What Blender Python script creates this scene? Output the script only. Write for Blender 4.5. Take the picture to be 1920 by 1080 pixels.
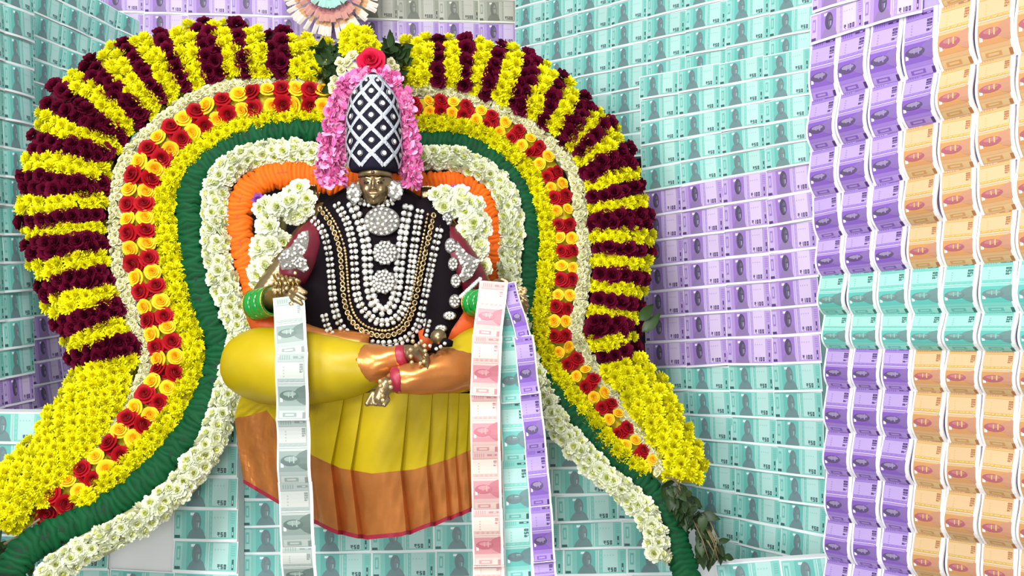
import bpy, bmesh, math, random
from mathutils import Vector, Matrix, Euler
random.seed(11)
D = bpy.data
C = bpy.context.scene.collection
for o in list(D.objects): D.objects.remove(o)
SC = bpy.context.scene
F = 1844.0
CZ = 1.30
# ------------------------------------------------------------------ camera, world, lights, exposure
cam = D.cameras.new('camera'); cam.sensor_width = 36; cam.lens = F/1920*36; cam.clip_start = .05
co = D.objects.new('camera', cam); C.objects.link(co)
co.location = (0, 0, CZ); co.rotation_euler = (math.pi/2, 0, 0)
SC.camera = co
w = D.worlds.new('world'); SC.world = w; w.use_nodes = True
bg = w.node_tree.nodes['Background']; bg.inputs[0].default_value = (.95, .96, 1.0, 1); bg.inputs[1].default_value = .54
def area(name, loc, target, size, power, col=(1, 1, 1)):
    l = D.lights.new(name, 'AREA'); l.size = size; l.energy = power; l.color = col
    o = D.objects.new(name, l); C.objects.link(o); o.location = loc
    o.rotation_euler = (Vector(target)-Vector(loc)).to_track_quat('-Z', 'Y').to_euler()
    return o
area('ceiling_lamp_key', (-.45, .55, 2.85), (-.2, 2.3, 1.1), .5, 42, (1, .98, .95))
area('added_fill_left', (-1.35, .0, 2.1), (.0, 2.4, 1.0), .7, 38, (1, .985, 1))  # unseen fill light, added; stands far left so the left walls stay dim
area('added_fill_front', (-.35, -.9, 1.15), (.0, 2.3, .7), .6, 33, (1, .99, 1))  # unseen low fill added in front to brighten the lower part
SC.view_settings.view_transform = 'Standard'; SC.view_settings.look = 'None'
SC.view_settings.exposure = -.12; SC.view_settings.gamma = 1.0; SC.view_settings.use_curve_mapping = False

# ------------------------------------------------------------------ helpers
def at(px, py, Y):
    return Vector(((px-960)/F*Y, Y, CZ+(540-py)/F*Y))
def lin(c):
    return tuple((x/255/12.92 if x/255 <= .04045 else ((x/255+.055)/1.055)**2.4) for x in c)
def obj(name, mesh, parent=None, mat=None):
    o = D.objects.new(name, mesh); C.objects.link(o)
    if parent is not None: o.parent = parent
    if mat is not None and not mesh.materials: mesh.materials.append(mat)
    return o
def empty(name, loc, label, cat, group=None):
    o = D.objects.new(name, None); C.objects.link(o); o.location = loc
    o.empty_display_size = .02
    return tag(o, label, cat, group)
def tag(o, label, cat, group=None, kind=None):
    o['label'] = label; o['category'] = cat
    if group: o['group'] = group
    if kind: o['kind'] = kind
    return o
def struct(o): o['kind'] = 'structure'; return o
def put(o, M):
    """place a child whose parent is a plain translated Empty / identity object"""
    if o.parent is not None:
        M = Matrix.Translation(-o.parent.location) @ M
    o.matrix_local = M
    return o
def frame_matrix(P, x, y, z, sx=1, sy=1, sz=1):
    return Matrix(((x.x*sx, y.x*sy, z.x*sz, P.x), (x.y*sx, y.y*sy, z.y*sz, P.y), (x.z*sx, y.z*sy, z.z*sz, P.z), (0, 0, 0, 1)))
def pymesh(name, verts, faces, smooth=False, cols=None):
    m = D.meshes.new(name); m.from_pydata([tuple(v) for v in verts], [], faces)
    if smooth: m.polygons.foreach_set('use_smooth', [True]*len(m.polygons))
    if cols is not None:                                   # one colour per face
        a = m.color_attributes.new('Col', 'FLOAT_COLOR', 'CORNER')
        d = []
        for p in m.polygons:
            c = cols[p.index]
            for _ in p.loop_indices: d.extend((c[0], c[1], c[2], 1))
        a.data.foreach_set('color', d)
    m.update(); return m
def local_mesh(name, verts, faces, parent, mat, smooth=True, cols=None):
    """mesh given in world points, child of a translated Empty"""
    off = parent.location if parent is not None else Vector((0, 0, 0))
    return obj(name, pymesh(name, [Vector(v)-off for v in verts], faces, smooth, cols), parent, mat)

# ------------------------------------------------------------------ materials
def mat(name, col=None, rough=.5, metal=0., spec=.5, attr=False, jitter=0., bump=0., bscale=60., noise=0., nscale=20., sheen=0., coat=0.):
    m = D.materials.new(name); m.use_nodes = True; nt = m.node_tree; N = nt.nodes; L = nt.links
    b = N['Principled BSDF']; b.inputs['Roughness'].default_value = rough; b.inputs['Metallic'].default_value = metal
    b.inputs['Specular IOR Level'].default_value = spec
    if sheen: b.inputs['Sheen Weight'].default_value = sheen
    if coat: b.inputs['Coat Weight'].default_value = coat
    if attr:
        a = N.new('ShaderNodeAttribute'); a.attribute_name = 'Col'; out = a.outputs['Color']
    else:
        r = N.new('ShaderNodeRGB'); r.outputs[0].default_value = (*lin(col), 1); out = r.outputs[0]
    tc = N.new('ShaderNodeTexCoord')
    if jitter:
        oi = N.new('ShaderNodeObjectInfo'); mr = N.new('ShaderNodeMapRange')
        mr.inputs[3].default_value = 1-jitter; mr.inputs[4].default_value = 1+jitter*.6
        L.new(oi.outputs['Random'], mr.inputs[0])
        h = N.new('ShaderNodeHueSaturation'); L.new(mr.outputs[0], h.inputs['Value']); L.new(out, h.inputs['Color']); out = h.outputs[0]
    if noise:
        n = N.new('ShaderNodeTexNoise'); n.inputs['Scale'].default_value = nscale; n.inputs['Detail'].default_value = 4
        L.new(tc.outputs['Object'], n.inputs['Vector'])
        mr = N.new('ShaderNodeMapRange'); mr.inputs[1].default_value = .3; mr.inputs[2].default_value = .7
        mr.inputs[3].default_value = 1-noise; mr.inputs[4].default_value = 1+noise*.5
        L.new(n.outputs[0], mr.inputs[0])
        h = N.new('ShaderNodeHueSaturation'); L.new(mr.outputs[0], h.inputs['Value']); L.new(out, h.inputs['Color']); out = h.outputs[0]
    L.new(out, b.inputs['Base Color'])
    if bump:
        n = N.new('ShaderNodeTexNoise'); n.inputs['Scale'].default_value = bscale; n.inputs['Detail'].default_value = 5
        L.new(tc.outputs['Object'], n.inputs['Vector'])
        bp = N.new('ShaderNodeBump'); bp.inputs['Strength'].default_value = bump; bp.inputs['Distance'].default_value = .004
        L.new(n.outputs[0], bp.inputs['Height']); L.new(bp.outputs[0], b.inputs['Normal'])
    return m
M_NOTE = mat('banknote_print', rough=.42, attr=True, jitter=.05, bump=.10, bscale=25, spec=.45)
M_PETAL = mat('petal', rough=.65, attr=True, jitter=.10, spec=.25)
M_MAROON = mat('maroon_petal', rough=.8, attr=True, jitter=.22, spec=.12)
M_PLEAT = mat('pleated_leaf', rough=.6, attr=True, jitter=.16, bump=.2, bscale=120, spec=.2)
M_WHITE = mat('white_cloth', (236, 240, 240), rough=.7, bump=.15, bscale=14)
M_BOARD = mat('teal_board', (150, 205, 198), rough=.6, noise=.1)
M_PBOARD = mat('lilac_board', (178, 160, 214), rough=.6, noise=.1)
M_DARK = mat('painted_void_dark', (20, 18, 24), rough=.9, noise=.2)
M_BRASS = mat('aged_brass', (164, 142, 104), rough=.32, metal=.92, noise=.2, nscale=30, bump=.1, bscale=40)
M_GOLD = mat('gold', (214, 178, 90), rough=.25, metal=1., bump=.3, bscale=200)
M_SILVER = mat('silver_stone', (244, 246, 242), rough=.14, metal=.55, spec=.9, jitter=.25)
M_STONE = mat('cut_stone', rough=.15, metal=.35, attr=True, jitter=.12, spec=.9)
M_PLATE = mat('silver_plate', (150, 148, 140), rough=.3, metal=.8, bump=.9, bscale=400)
M_GOLDST = mat('gold_stone', (232, 204, 150), rough=.22, metal=.8, bump=.6, bscale=300, jitter=.2)
M_LACE = mat('silver_lace', (205, 212, 222), rough=.35, metal=.55, bump=.9, bscale=260)
M_BLACK = mat('black_velvet', (14, 6, 12), rough=.8, spec=.12, bump=.25, bscale=18)
M_NAVY = mat('crown_velvet', (24, 22, 38), rough=.8, spec=.2, bump=.2, bscale=60)
M_MAROONC = mat('maroon_silk', (112, 12, 38), rough=.45, bump=.3, bscale=16, noise=.25)
M_YSILK = mat('mustard_silk', (188, 164, 6), rough=.42, bump=.4, bscale=9, noise=.14, nscale=8, spec=.35)
M_GSILK = mat('copper_gold_silk', (206, 130, 66), rough=.28, metal=.62, bump=.16, bscale=26, noise=.2, nscale=14)
M_RSILK = mat('crimson_hem', (158, 34, 56), rough=.45, metal=.1, bump=.2)
M_OCLOTH = mat('orange_cloth', (206, 82, 18), rough=.55, bump=.3, bscale=20)
M_GREENB = mat('green_glass_bangle', (8, 140, 48), rough=.15, coat=.6)
M_LEAF = mat('dark_leaf', (48, 74, 34), rough=.5, jitter=.3, noise=.25, nscale=40)
M_STEM = mat('dry_stem', (128, 116, 78), rough=.7, noise=.2)
M_FLOOR = mat('stone_floor', (150, 146, 140), rough=.5, noise=.2, nscale=4)
M_GEM = mat('red_gem', (70, 8, 10), rough=.1, coat=.5)
M_EYE = mat('dark_eye', (24, 18, 12), rough=.3)

# ------------------------------------------------------------------ banknotes (flat print as coloured faces on a bent sheet)
NL, NH = .142, .066
def seg_text(s, u0, v0, cw, ch, th):
    """characters as small rectangles: (ua, ub, va, vb)"""
    R = []
    S = {'0': 'abcdef', '1': 'bc', '2': 'abged', '5': 'afgcd'}
    for c in s:
        if c == 'r':                                           # rupee sign
            R += [(u0, u0+cw, v0+ch-th, v0+ch), (u0, u0+cw, v0+ch*.70-th, v0+ch*.70), (u0+cw*.55, u0+cw*.8, v0+ch*.45, v0+ch)]
            for i in range(4):
                R.append((u0+cw*(.12+.2*i), u0+cw*(.38+.2*i), v0+ch*(.36-.12*i), v0+ch*(.5-.12*i)))
        else:
            for g in S[c]:
                tw = th*.45
                R.append({'a': (u0, u0+cw, v0+ch-th, v0+ch), 'd': (u0, u0+cw, v0, v0+th), 'g': (u0, u0+cw, v0+ch/2-th/2, v0+ch/2+th/2),
                          'b': (u0+cw-tw, u0+cw, v0+ch/2, v0+ch), 'c': (u0+cw-tw, u0+cw, v0, v0+ch/2),
                          'f': (u0, u0+tw, v0+ch/2, v0+ch), 'e': (u0, u0+tw, v0, v0+ch/2)}[g])
        u0 += cw*1.35
    return R
def note_mesh(name, P, bend=None, thick=.0012, margin=.06):
    base, light, mid, port, win, ink, white, text = [tuple(.84*q for q in lin(P[k])) for k in ('base', 'light', 'mid', 'port', 'win', 'ink', 'white')] + [P['text']]
    white = lin(P['white'])
    hi = tuple(.84*q for q in lin(P['hi'])); face = tuple(.84*q for q in lin(P['face']))
    V, Fc, Co = [], [], []
    bend = bend or (lambda u: 0.)
    def vert(u, v, lay):
        e = 1e-3
        s = (bend(min(u+e, 1))-bend(max(u-e, 0)))/((min(u+e, 1)-max(u-e, 0))*NL)
        n = Vector((-s, 0, 1)).normalized()*(lay*.00022)
        V.append((u*NL+n.x, v*NH, bend(u)+n.z)); return len(V)-1
    def strip(col, lay, pts):
        a = None
        for (u, v0, v1) in pts:
            b = (vert(u, v0, lay), vert(u, v1, lay))
            if a: Fc.append((a[0], b[0], b[1], a[1])); Co.append(col)
            a = b
    def rect(col, lay, u0, u1, v0, v1):
        n = max(1, int(math.ceil((u1-u0)/.07)))
        strip(col, lay, [(u0+(u1-u0)*i/n, v0, v1) for i in range(n+1)])
    def ell(col, lay, cu, cv, ru, rv, n=9):
        strip(col, lay, [(cu-ru*math.cos(math.pi*i/n), cv-rv*math.sin(math.pi*i/n), cv+rv*math.sin(math.pi*i/n)) for i in range(n+1)])
    rect(white, 0, 0, 1, 0, 1)
    m = margin
    rect(base, 1, .016, .988, m+.02, 1-m*.7)
    rect(light, 2, .03, .14, .14, .9); rect(mid, 3, .05, .11, .38, .80); rect(light, 4, .065, .095, .45, .72)
    rect(ink, 3, .03, .115, .10, .19)
    rect(mid, 2, .21, .52, m+.03, .93)
    rect(light, 3, .50, .535, m+.03, .93); rect(white, 4, .548, .556, m+.03, .93)
    for i in range(5): rect(hi, 3, .575, .605, .14+.16*i, .22+.16*i)
    # bust: shoulders, head, lit side of the face
    kb = P.get('kb', .1); bust = tuple((1-kb)*a+kb*b for a, b in zip(port, base))
    strip(bust, 4, [(.225, .09, .14), (.26, .09, .28), (.32, .09, .42), (.41, .09, .45), (.47, .09, .34), (.515, .09, .14)])
    ell(port, 5, .365, .60, .074, .29)
    ell(face, 6, .390, .58, .036, .20)
    
    if P.get('streak'): rect(hi, 7, .33, .43, .47, .51); rect(hi, 7, .34, .42, .60, .63)
    else: rect(port, 7, .36, .42, .60, .64); rect(hi, 7, .395, .41, .44, .58)
    rect(white, 4, .27, .33, .80, .88)
    rect(win, 2, .615, .855, .13, .95)
    rect(hi, 3, .865, .885, .13, .93)
    for i in range(4): rect(hi, 3, .64+.045*i, .66+.045*i, .72, .76)
    tk = P.get('tk', 1.)
    for r in seg_text(text, .845-.05*tk*len(text), .145, .037*tk, .15*tk, .035*tk): rect(ink, 4, *r)
    rect(ink, 3, .915, .945, .13, .45); rect(light, 4, .922, .938, .2, .3)
    for i in range(5): rect(mid, 3, .90, .96, .56+.07*i, .585+.07*i)
    if P.get('dash'):
        for i in range(8): rect(lin(P['dash']), 5, .585, .60, .12+.1*i, .17+.1*i)
    # rim of the sheet
    for v in (0., 1.):
        n = 12; a = None
        for i in range(n+1):
            u = i/n; b = (vert(u, v, 0), vert(u, v, 0)); x = V[b[1]]; V[b[1]] = (x[0], x[1], x[2]-thick)
            if a: Fc.append((a[0], b[0], b[1], a[1]) if v == 0. else (b[0], a[0], a[1], b[1])); Co.append(white)
            a = b
    msh = pymesh(name, V, Fc, False, Co); msh.materials.append(M_NOTE); return msh
PAL = {
 'teal':   dict(base=(142, 222, 208), light=(178, 236, 226), mid=(118, 206, 196), port=(120, 146, 150), face=(132, 156, 158), hi=(160, 226, 214), win=(196, 242, 234), ink=(62, 108, 110), white=(240, 250, 250), text='r50'),
 'purple': dict(kb=.5, base=(198, 166, 232), light=(216, 194, 244), mid=(172, 134, 216), port=(92, 84, 112), face=(118, 108, 134), hi=(196, 180, 232), win=(232, 212, 248), ink=(92, 70, 130), white=(246, 242, 254), text='r100'),
 'grey':   dict(base=(172, 176, 158), light=(198, 200, 184), mid=(150, 156, 138), port=(112, 116, 104), face=(150, 152, 140), hi=(180, 184, 170), win=(206, 206, 192), ink=(90, 94, 84), white=(228, 228, 214), text='r500'),
 'stone':  dict(streak=1, base=(172, 188, 180), light=(194, 206, 197), mid=(148, 168, 159), port=(98, 120, 112), face=(152, 176, 163), hi=(176, 190, 184), win=(206, 213, 204), ink=(140, 152, 148), white=(250, 252, 252), text='r500', tk=.7),
 'vgreen': dict(streak=1, base=(130, 220, 204), light=(160, 232, 218), mid=(104, 206, 194), port=(120, 150, 150), face=(146, 176, 170), hi=(140, 214, 202), win=(178, 240, 226), ink=(62, 118, 112), white=(244, 252, 250), text='r50'),
 'vpurple': dict(kb=.6, streak=1, base=(168, 134, 218), light=(188, 158, 228), mid=(142, 102, 200), port=(100, 84, 124), face=(160, 148, 176), hi=(172, 146, 220), win=(202, 178, 238), ink=(86, 60, 122), white=(250, 248, 255), text='r100'),
 'vorange': dict(kb=.6, streak=1, base=(226, 180, 128), light=(232, 198, 142), mid=(222, 162, 104), port=(186, 104, 116), face=(202, 132, 134), hi=(232, 200, 120), win=(238, 204, 156), tk=.8, ink=(186, 124, 80), white=(250, 248, 244), text='r200', dash=(226, 214, 60)),
 'pink':   dict(streak=1, base=(230, 194, 186), light=(238, 212, 198), mid=(222, 156, 162), port=(202, 112, 126), face=(220, 152, 158), hi=(226, 178, 168), win=(242, 226, 212), tk=.7, ink=(206, 140, 146), white=(252, 236, 226), text='r10'),
}
def bulge(A):
    return lambda u: A*math.sin(math.pi*(1-(1-u)**1.7))
NOTES = {}
def notes(key, kind):
    k = (key, kind)
    if k not in NOTES:
        if kind == 'flat': NOTES[k] = [note_mesh('banknote_'+key, PAL[key], (lambda A: (lambda u: A*math.sin(math.pi*u)))(a)) for a in (.0006, .003, .005)]
        elif kind == 'bulge': NOTES[k] = [note_mesh('banknote_'+key, PAL[key], bulge(a), .004, .10) for a in (.013, .016, .019)]
        else: NOTES[k] = [note_mesh('banknote_'+key, PAL[key], (lambda A: (lambda u: A*math.sin(2*math.pi*u)))(a), .0012, .07) for a in (.003, -.004, .006)]
    return NOTES[k]

def lerp(a, b, t): return a+(b-a)*t
def slab(name, L, R, mat_, back=.006, thick=.03, parent=None):
    """board behind the notes: L, R lists of world points down both edges"""
    n = (R[0]-L[0]).cross(L[0]-L[-1]).normalized()
    if n.y > 0: n = -n
    V = []
    for a, b in zip(L, R): V += [a-n*back, b-n*back, a-n*(back+thick), b-n*(back+thick)]
    Fc = []
    for i in range(len(L)-1):
        p, q = 4*i, 4*i+4
        Fc += [(p, q, q+1, p+1), (p+2, p+3, q+3, q+2), (p, p+2, q+2, q), (p+1, q+1, q+3, p+3)]
    e = 4*(len(L)-1)
    Fc += [(0, 1, 3, 2), (e, e+2, e+3, e+1)]
    m = pymesh(name, V, Fc); return obj(name, m, parent, mat_)
def fill(parent, L, R, ncol, colour, kind='flat', skip=None, rot=False, over=1.03, jit=.012, lift=.004):
    for r in range(len(L)-1):
        for c in range(ncol):
            col = colour(r, c)
            if not col or (skip and skip(r, c)): continue
            t0, t1 = c/ncol, (c+1)/ncol
            a, b = lerp(L[r+1], R[r+1], t0), lerp(L[r+1], R[r+1], t1)
            d, e = lerp(L[r], R[r], t0), lerp(L[r], R[r], t1)
            x = ((b-a)+(e-d))/2; up = ((d-a)+(e-b))/2
            wd = x.length; x = x.normalized(); z = x.cross(up).normalized()
            y = z.cross(x); ht = up.dot(y)
            ctr = (a+b+d+e)/4
            q = random.gauss(0, jit)
            x, y = x*math.cos(q)+y*math.sin(q), y*math.cos(q)-x*math.sin(q)
            o = obj('banknote', random.choice(notes(col, kind)), parent)
            if rot:
                w2, h2 = ht*over, wd*.965
                X, Y = y, -x
                P = ctr-X*w2/2-Y*h2/2
                o.matrix_local = frame_matrix(P, X, Y, z, w2/NL, h2/NH, random.uniform(.85, 1.15))
            else:
                w2, h2 = wd*over, ht*1.02
                tl = random.uniform(.6, 1.3)*.05
                y2 = (y*math.cos(tl)-z*math.sin(tl)); z2 = x.cross(y2)       # lower edge stands a little off the board
                P = ctr-x*w2/2-y2*h2/2 + z*(lift*random.uniform(.7, 1.3))
                o.matrix_local = frame_matrix(P, x, y2, z2, w2/NL, h2/NH, 1)

# ------------------------------------------------------------------ setting
fl = obj('floor', pymesh('floor', [(-4, -2, -.02), (4, -2, -.02), (4, 6, -.02), (-4, 6, -.02), (-4, -2, 0), (4, -2, 0), (4, 6, 0), (-4, 6, 0)],
        [(0, 3, 2, 1), (4, 5, 6, 7), (0, 1, 5, 4), (1, 2, 6, 5), (2, 3, 7, 6), (3, 0, 4, 7)]), None, M_FLOOR); struct(fl)
# added backdrop behind the panels, coloured near black to paint the dark void
L = [Vector((-2.6, 3.75, 2.6)), Vector((-2.6, 3.75, 0))]; R = [Vector((2.2, 3.75, 2.6)), Vector((2.2, 3.75, 0))]
struct(slab('wall_backdrop', L, R, M_DARK))
# back wall
L = [at(188, -60+42*k, 3.03) for k in range(7)]; R = [at(972, -39+42*k, 3.22) for k in range(7)]
wb = struct(slab('wall_back', L, R, M_PBOARD))
fill(wb, L, R, 10, lambda r, c: 'grey' if (r <= 1 and c >= 6) or (r == 0 and c in (3, 4)) else 'purple')
# left wall, far half, then its near half
ys = [66+44*k for k in range(-3, 17)]
L = [at(58, y, 2.72) for y in ys]; R = [at(266, 150+.8*(y-66), 3.06) for y in ys]
wl = struct(slab('wall_left', L, R, M_BOARD))
fill(wl, L, R, 4, lambda r, c: 'teal' if ys[r] < 590 else 'purple', skip=lambda r, c: c > 1 and 330 < ys[r])
ys2 = [390+51.5*k for k in range(-9, 9)]
L = [at(-125, y-.162*(470-y), 2.18) for y in ys2]; R = [at(60, y, 2.50) for y in ys2]
wl2 = struct(slab('wall_left_front', L, R, M_BOARD))
fill(wl2, L, R, 3, lambda r, c: 'teal' if ys2[r] < 690 else 'purple')
# right wall (behind), running from the back corner to the front
yl = [-58+38*k for k in range(11)]
yr = [-40+(y-94)*1.28 for y in yl]
L = [at(968, y, 3.20) for y in yl]; R = [at(1532, y, 2.50) for y in yr]
wr = struct(slab('wall_right', L, R, M_BOARD))
fill(wr, L, R, 8, lambda r, c: 'teal', skip=lambda r, c: (c >= 5 and yr[r] > 120) or (c < 2 and yl[r] > 240))
# right wall, front panel
def seq(a, b, n): return [a+(b-a)*i/n for i in range(n)]
ylb = seq(145, 362, 5)+seq(362, 690, 7)+seq(690, 985, 7)+[985, 1027]
yrb = seq(90, 305, 5)+seq(305, 680, 7)+seq(680, 1060, 7)+[1060, 1114]
def xl(y): return 1201+(y-145)*.028
L = [at(1201+(y-145)*.024 + (max(0, y-690)*.08), y, 2.75) for y in ylb]; R = [at(1519+(y-90)*.035, y, 2.42) for y in yrb]
wrf = struct(slab('wall_right_front', L, R, M_BOARD))
fill(wrf, L, R, 4, lambda r, c: 'teal' if r < 5 or r >= 12 else 'purple')
# outer right panel of arched notes
ylc = [85, 188, 283, 368, 447, 515, 587, 651, 723, 805, 885, 971, 1046, 1125, 1205]
yrc = [-53, 78, 170, 278, 378, 480, 582, 658, 743, 846, 943, 1038, 1124, 1212, 1300]
def xlc(y): return 1520+max(0, min(1, (y-330)/330))*30
ylt, yrt = [-31, 27], [-190, -121]
Lt = [at(1526, y, 2.15) for y in ylt]; Rt = [at(1990, y, 1.72) for y in yrt]
L = [at(xlc(y), y, 2.15) for y in ylc]; R = [at(1990, y, 1.72) for y in yrc]
wro = struct(slab('wall_right_outer', Lt+L, Rt+R, M_PBOARD, back=.004))
fill(wro, Lt+L[:1], Rt+R[:1], 4, lambda r, c: 'purple', skip=lambda r, c: c >= 2)
def colc(r, c):
    if r in (5, 6): return 'vgreen'
    return 'vpurple' if c < (4 if r < 2 else 3) else 'vorange'
fill(wro, L, R, 7, colc, kind='bulge', rot=True, over=1.10, jit=.016)
Lu = [lerp(Lt[1], Rt[1], 0), L[0]]; Ru = [Rt[1], R[0]]
fill(wro, Lu, Ru, 7, lambda r, c: 'vorange' if c >= 4 else None, kind='bulge', rot=True, over=1.1)

# stepped platform under the statue: three blocks
def block(name, label, x0, x1, ylft, yrgt, Y0, Y1, deep, ncol, skip=None, extra=0, slant=0.):
    L = [at(x0, y, Y0) for y in ylft]; R = [at(x1+slant*(y-775), y, Y1) for y in yrgt]
    Ls = [Vector((p.x, p.y, p.z)) for p in L]; Rs = [Vector((p.x+extra, p.y, p.z)) for p in R]
    Ls[-1].z = 0; Rs[-1].z = 0
    o = slab(name, Ls, Rs, M_WHITE, back=.004, thick=deep)
    tag(o, label, 'platform')
    fill(o, L, R, ncol, lambda r, c: 'teal', skip=skip, over=1.0)
    return o
pf = block('platform', 'tall white platform block under the statue, its front pasted with teal banknotes', 455, 1238,
      [786+50.5*k for k in range(8)], [775+50*k for k in range(8)], 2.36, 2.40, .2, 7, extra=.004, slant=.2)
# ledge on the platform's front that carries the statue, under the skirt
a, b = at(560, 756, 2.19), at(850, 756, 2.19); zb = at(500, 850, 2.19).z
V = [(x, y, z) for x in (a.x, b.x) for y in (2.19, 2.368) for z in (zb, a.z)]
obj('seat_ledge', pymesh('seat_ledge', V, [(0, 1, 3, 2), (4, 6, 7, 5), (0, 4, 5, 1), (2, 3, 7, 6), (1, 5, 7, 3), (0, 2, 6, 4)]), pf, M_WHITE)
block('platform', 'white platform block at the lower left, teal banknotes on its front, below the dark wall', -160, 446,
      [772+57*k for k in range(8)], [775+60*k for k in range(8)], 2.27, 2.29, .055, 5, skip=lambda r, c: (r, c) in ((3, 3), (4, 3)))
block('platform', 'low white platform block at the lower right in front of the purple and teal wall', 1345, 1590,
      [1056+58*k for k in range(3)], [1040+58*k for k in range(3)], 2.22, 2.16, .02, 2)

wbd = slab('board', [at(1272, 930, 2.46), at(1292, 1100, 2.46)], [at(1338, 1000, 2.44), at(1352, 1100, 2.44)], M_WHITE, back=.004, thick=.02)
tag(wbd, 'bare white board leaning between the garland tips and the purple and teal wall', 'board')
# ------------------------------------------------------------------ flowers
def mum_mesh(name, layers, col, ccol, width=.30, cup=.06, tipcol=None):
    """chrysanthemum: rings of narrow channelled petals, radius 1, facing +z"""
    V, Fc, Co = [], [], []
    for (n, r, el, w0) in layers:
        ph = random.random()*6
        for i in range(n):
            a = ph+2*math.pi*i/n+random.gauss(0, .10); e = math.radians(el+random.gauss(0, 6)); rr = r*random.uniform(.80, 1.12)
            d = Vector((math.cos(a)*math.cos(e), math.sin(a)*math.cos(e), math.sin(e)))
            s = Vector((-math.sin(a), math.cos(a), 0)); up = s.cross(d)*-1
            if up.z < 0: up = -up
            b = len(V)
            z0 = Vector((0, 0, .02))
            V += [z0+d*rr*.12, z0+d*rr*.62+s*w0*width+up*cup, z0+d*rr*.60-up*cup*.3, z0+d*rr*.62-s*w0*width+up*cup, z0+d*rr*.92+s*w0*width*.55+up*cup*1.2, z0+d*rr+up*cup*1.2, z0+d*rr*.92-s*w0*width*.55+up*cup*1.2]
            Fc += [(b, b+2, b+1), (b, b+3, b+2), (b+1, b+2, b+5, b+4), (b+2, b+3, b+6, b+5)]
            t = max(0, min(1, (el-45)/35)); cc = tuple(lerp(col[k], ccol[k], t) for k in range(3))
            Co += [cc]*4
    return pymesh(name, V, Fc, False, Co)
YEL = lin((242, 238, 10)); YEL2 = lin((236, 224, 4))
WHT = lin((242, 246, 216)); WCE = lin((228, 234, 96))
MAR = lin((98, 6, 40)); MAR2 = lin((106, 8, 46))
MUMS = [(17, 1.0, 4, .8), (16, 1.0, 20, .8), (14, .94, 36, .8), (12, .86, 52, .8), (9, .78, 68, .8), (5, .72, 82, .8)]
PADS = [(12, 1.0, 6, 1.1), (11, .95, 26, 1.1), (9, .85, 46, 1.1), (7, .75, 66, 1.1), (4, .7, 82, .9)]
def bank(fn, n, m):
    r = [fn(i) for i in range(n)]
    for x in r: x.materials.append(m)
    return r
Y_MUM = bank(lambda i: mum_mesh('yellow_chrysanthemum', MUMS, YEL, YEL2, .19, .045), 4, M_PETAL)
W_MUM = bank(lambda i: mum_mesh('white_chrysanthemum', [(14, 1.0, 4, 1.1), (13, .95, 22, 1.1), (11, .84, 40, 1.0), (9, .66, 58, .9), (6, .56, 76, .9)], WHT, WCE, .27), 4, M_PETAL)
C_MUM = bank(lambda i: mum_mesh('cream_bud', [(8, 1.0, 12, 1.3), (6, .8, 38, 1.2), (4, .6, 65, 1.)], lin((232, 230, 190)), lin((212, 214, 130)), .34), 3, M_PETAL)
M_MUM = bank(lambda i: mum_mesh('maroon_flower', PADS, MAR, MAR2, .34, .05), 4, M_MAROON)
PU_MUM = bank(lambda i: mum_mesh('purple_aster', PADS, lin((170, 90, 190)), lin((190, 120, 200))), 1, M_PETAL)
def cup_petal(V, Fc, Co, a, r0, r1, h0, h1, half, col, curl):
    """one broad cupped petal as a 3x3 grid"""
    b = len(V)
    for j in range(3):
        t = j/2; rr = lerp(r0, r1, t**.8)+(curl if j == 2 else 0); hh = lerp(h0, h1, math.sin(t*math.pi/2))-(curl*.5 if j == 2 else 0)
        for i in range(4):
            s = (i/3-.5)*2; aa = a+s*half*(.7+.3*math.sin(math.pi*min(1, .3+t*.6)))
            q = rr*(1-.06*s*s); V.append(Vector((math.cos(aa)*q, math.sin(aa)*q, hh-.10*abs(s)**2*t)))
    for j in range(2):
        for i in range(3):
            p = b+j*4+i; Fc.append((p, p+1, p+5, p+4)); Co.append(tuple(c*(1 if j == 0 else 1.15) for c in col))
def rose_mesh(name, col, col2):
    V, Fc, Co = [], [], []
    for (n, r0, r1, h0, h1, half, curl, c) in ((5, .35, .95, .0, .42, .80, .10, col), (5, .3, .72, .12, .62, .80, .06, col), (4, .22, .5, .2, .74, .95, .03, col2), (3, .12, .30, .3, .80, 1.2, 0, col2), (2, .05, .14, .3, .84, 1.6, 0, col2), (3, .0, .07, .5, .82, 1.3, -.05, col2), (3, .02, .16, .34, .72, 1.2, -.08, col2)):
        ph = random.random()*6
        for i in range(n): cup_petal(V, Fc, Co, ph+2*math.pi*i/n, r0, r1, h0, h1, half*random.uniform(.9, 1.1), c, curl)
    b = len(V); V += [Vector((.55*math.cos(6.2832*i/10), .55*math.sin(6.2832*i/10), .3)) for i in range(10)]+[Vector((0, 0, .62))]
    Fc += [(b+i, b+(i+1) % 10, b+10) for i in range(10)]; Co += [col2]*10
    return pymesh(name, V, Fc, True, Co)
R_ROSE = bank(lambda i: rose_mesh('red_rose', lin((168, 10, 24)), lin((140, 6, 18))), 3, M_PETAL)
Y_ROSE = bank(lambda i: rose_mesh('yellow_rose', lin((250, 206, 40)), lin((246, 186, 14))), 3, M_PETAL)
P_ROSE = bank(lambda i: rose_mesh('crimson_rose', lin((196, 10, 54)), lin((176, 6, 44))), 1, M_PETAL)
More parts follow.
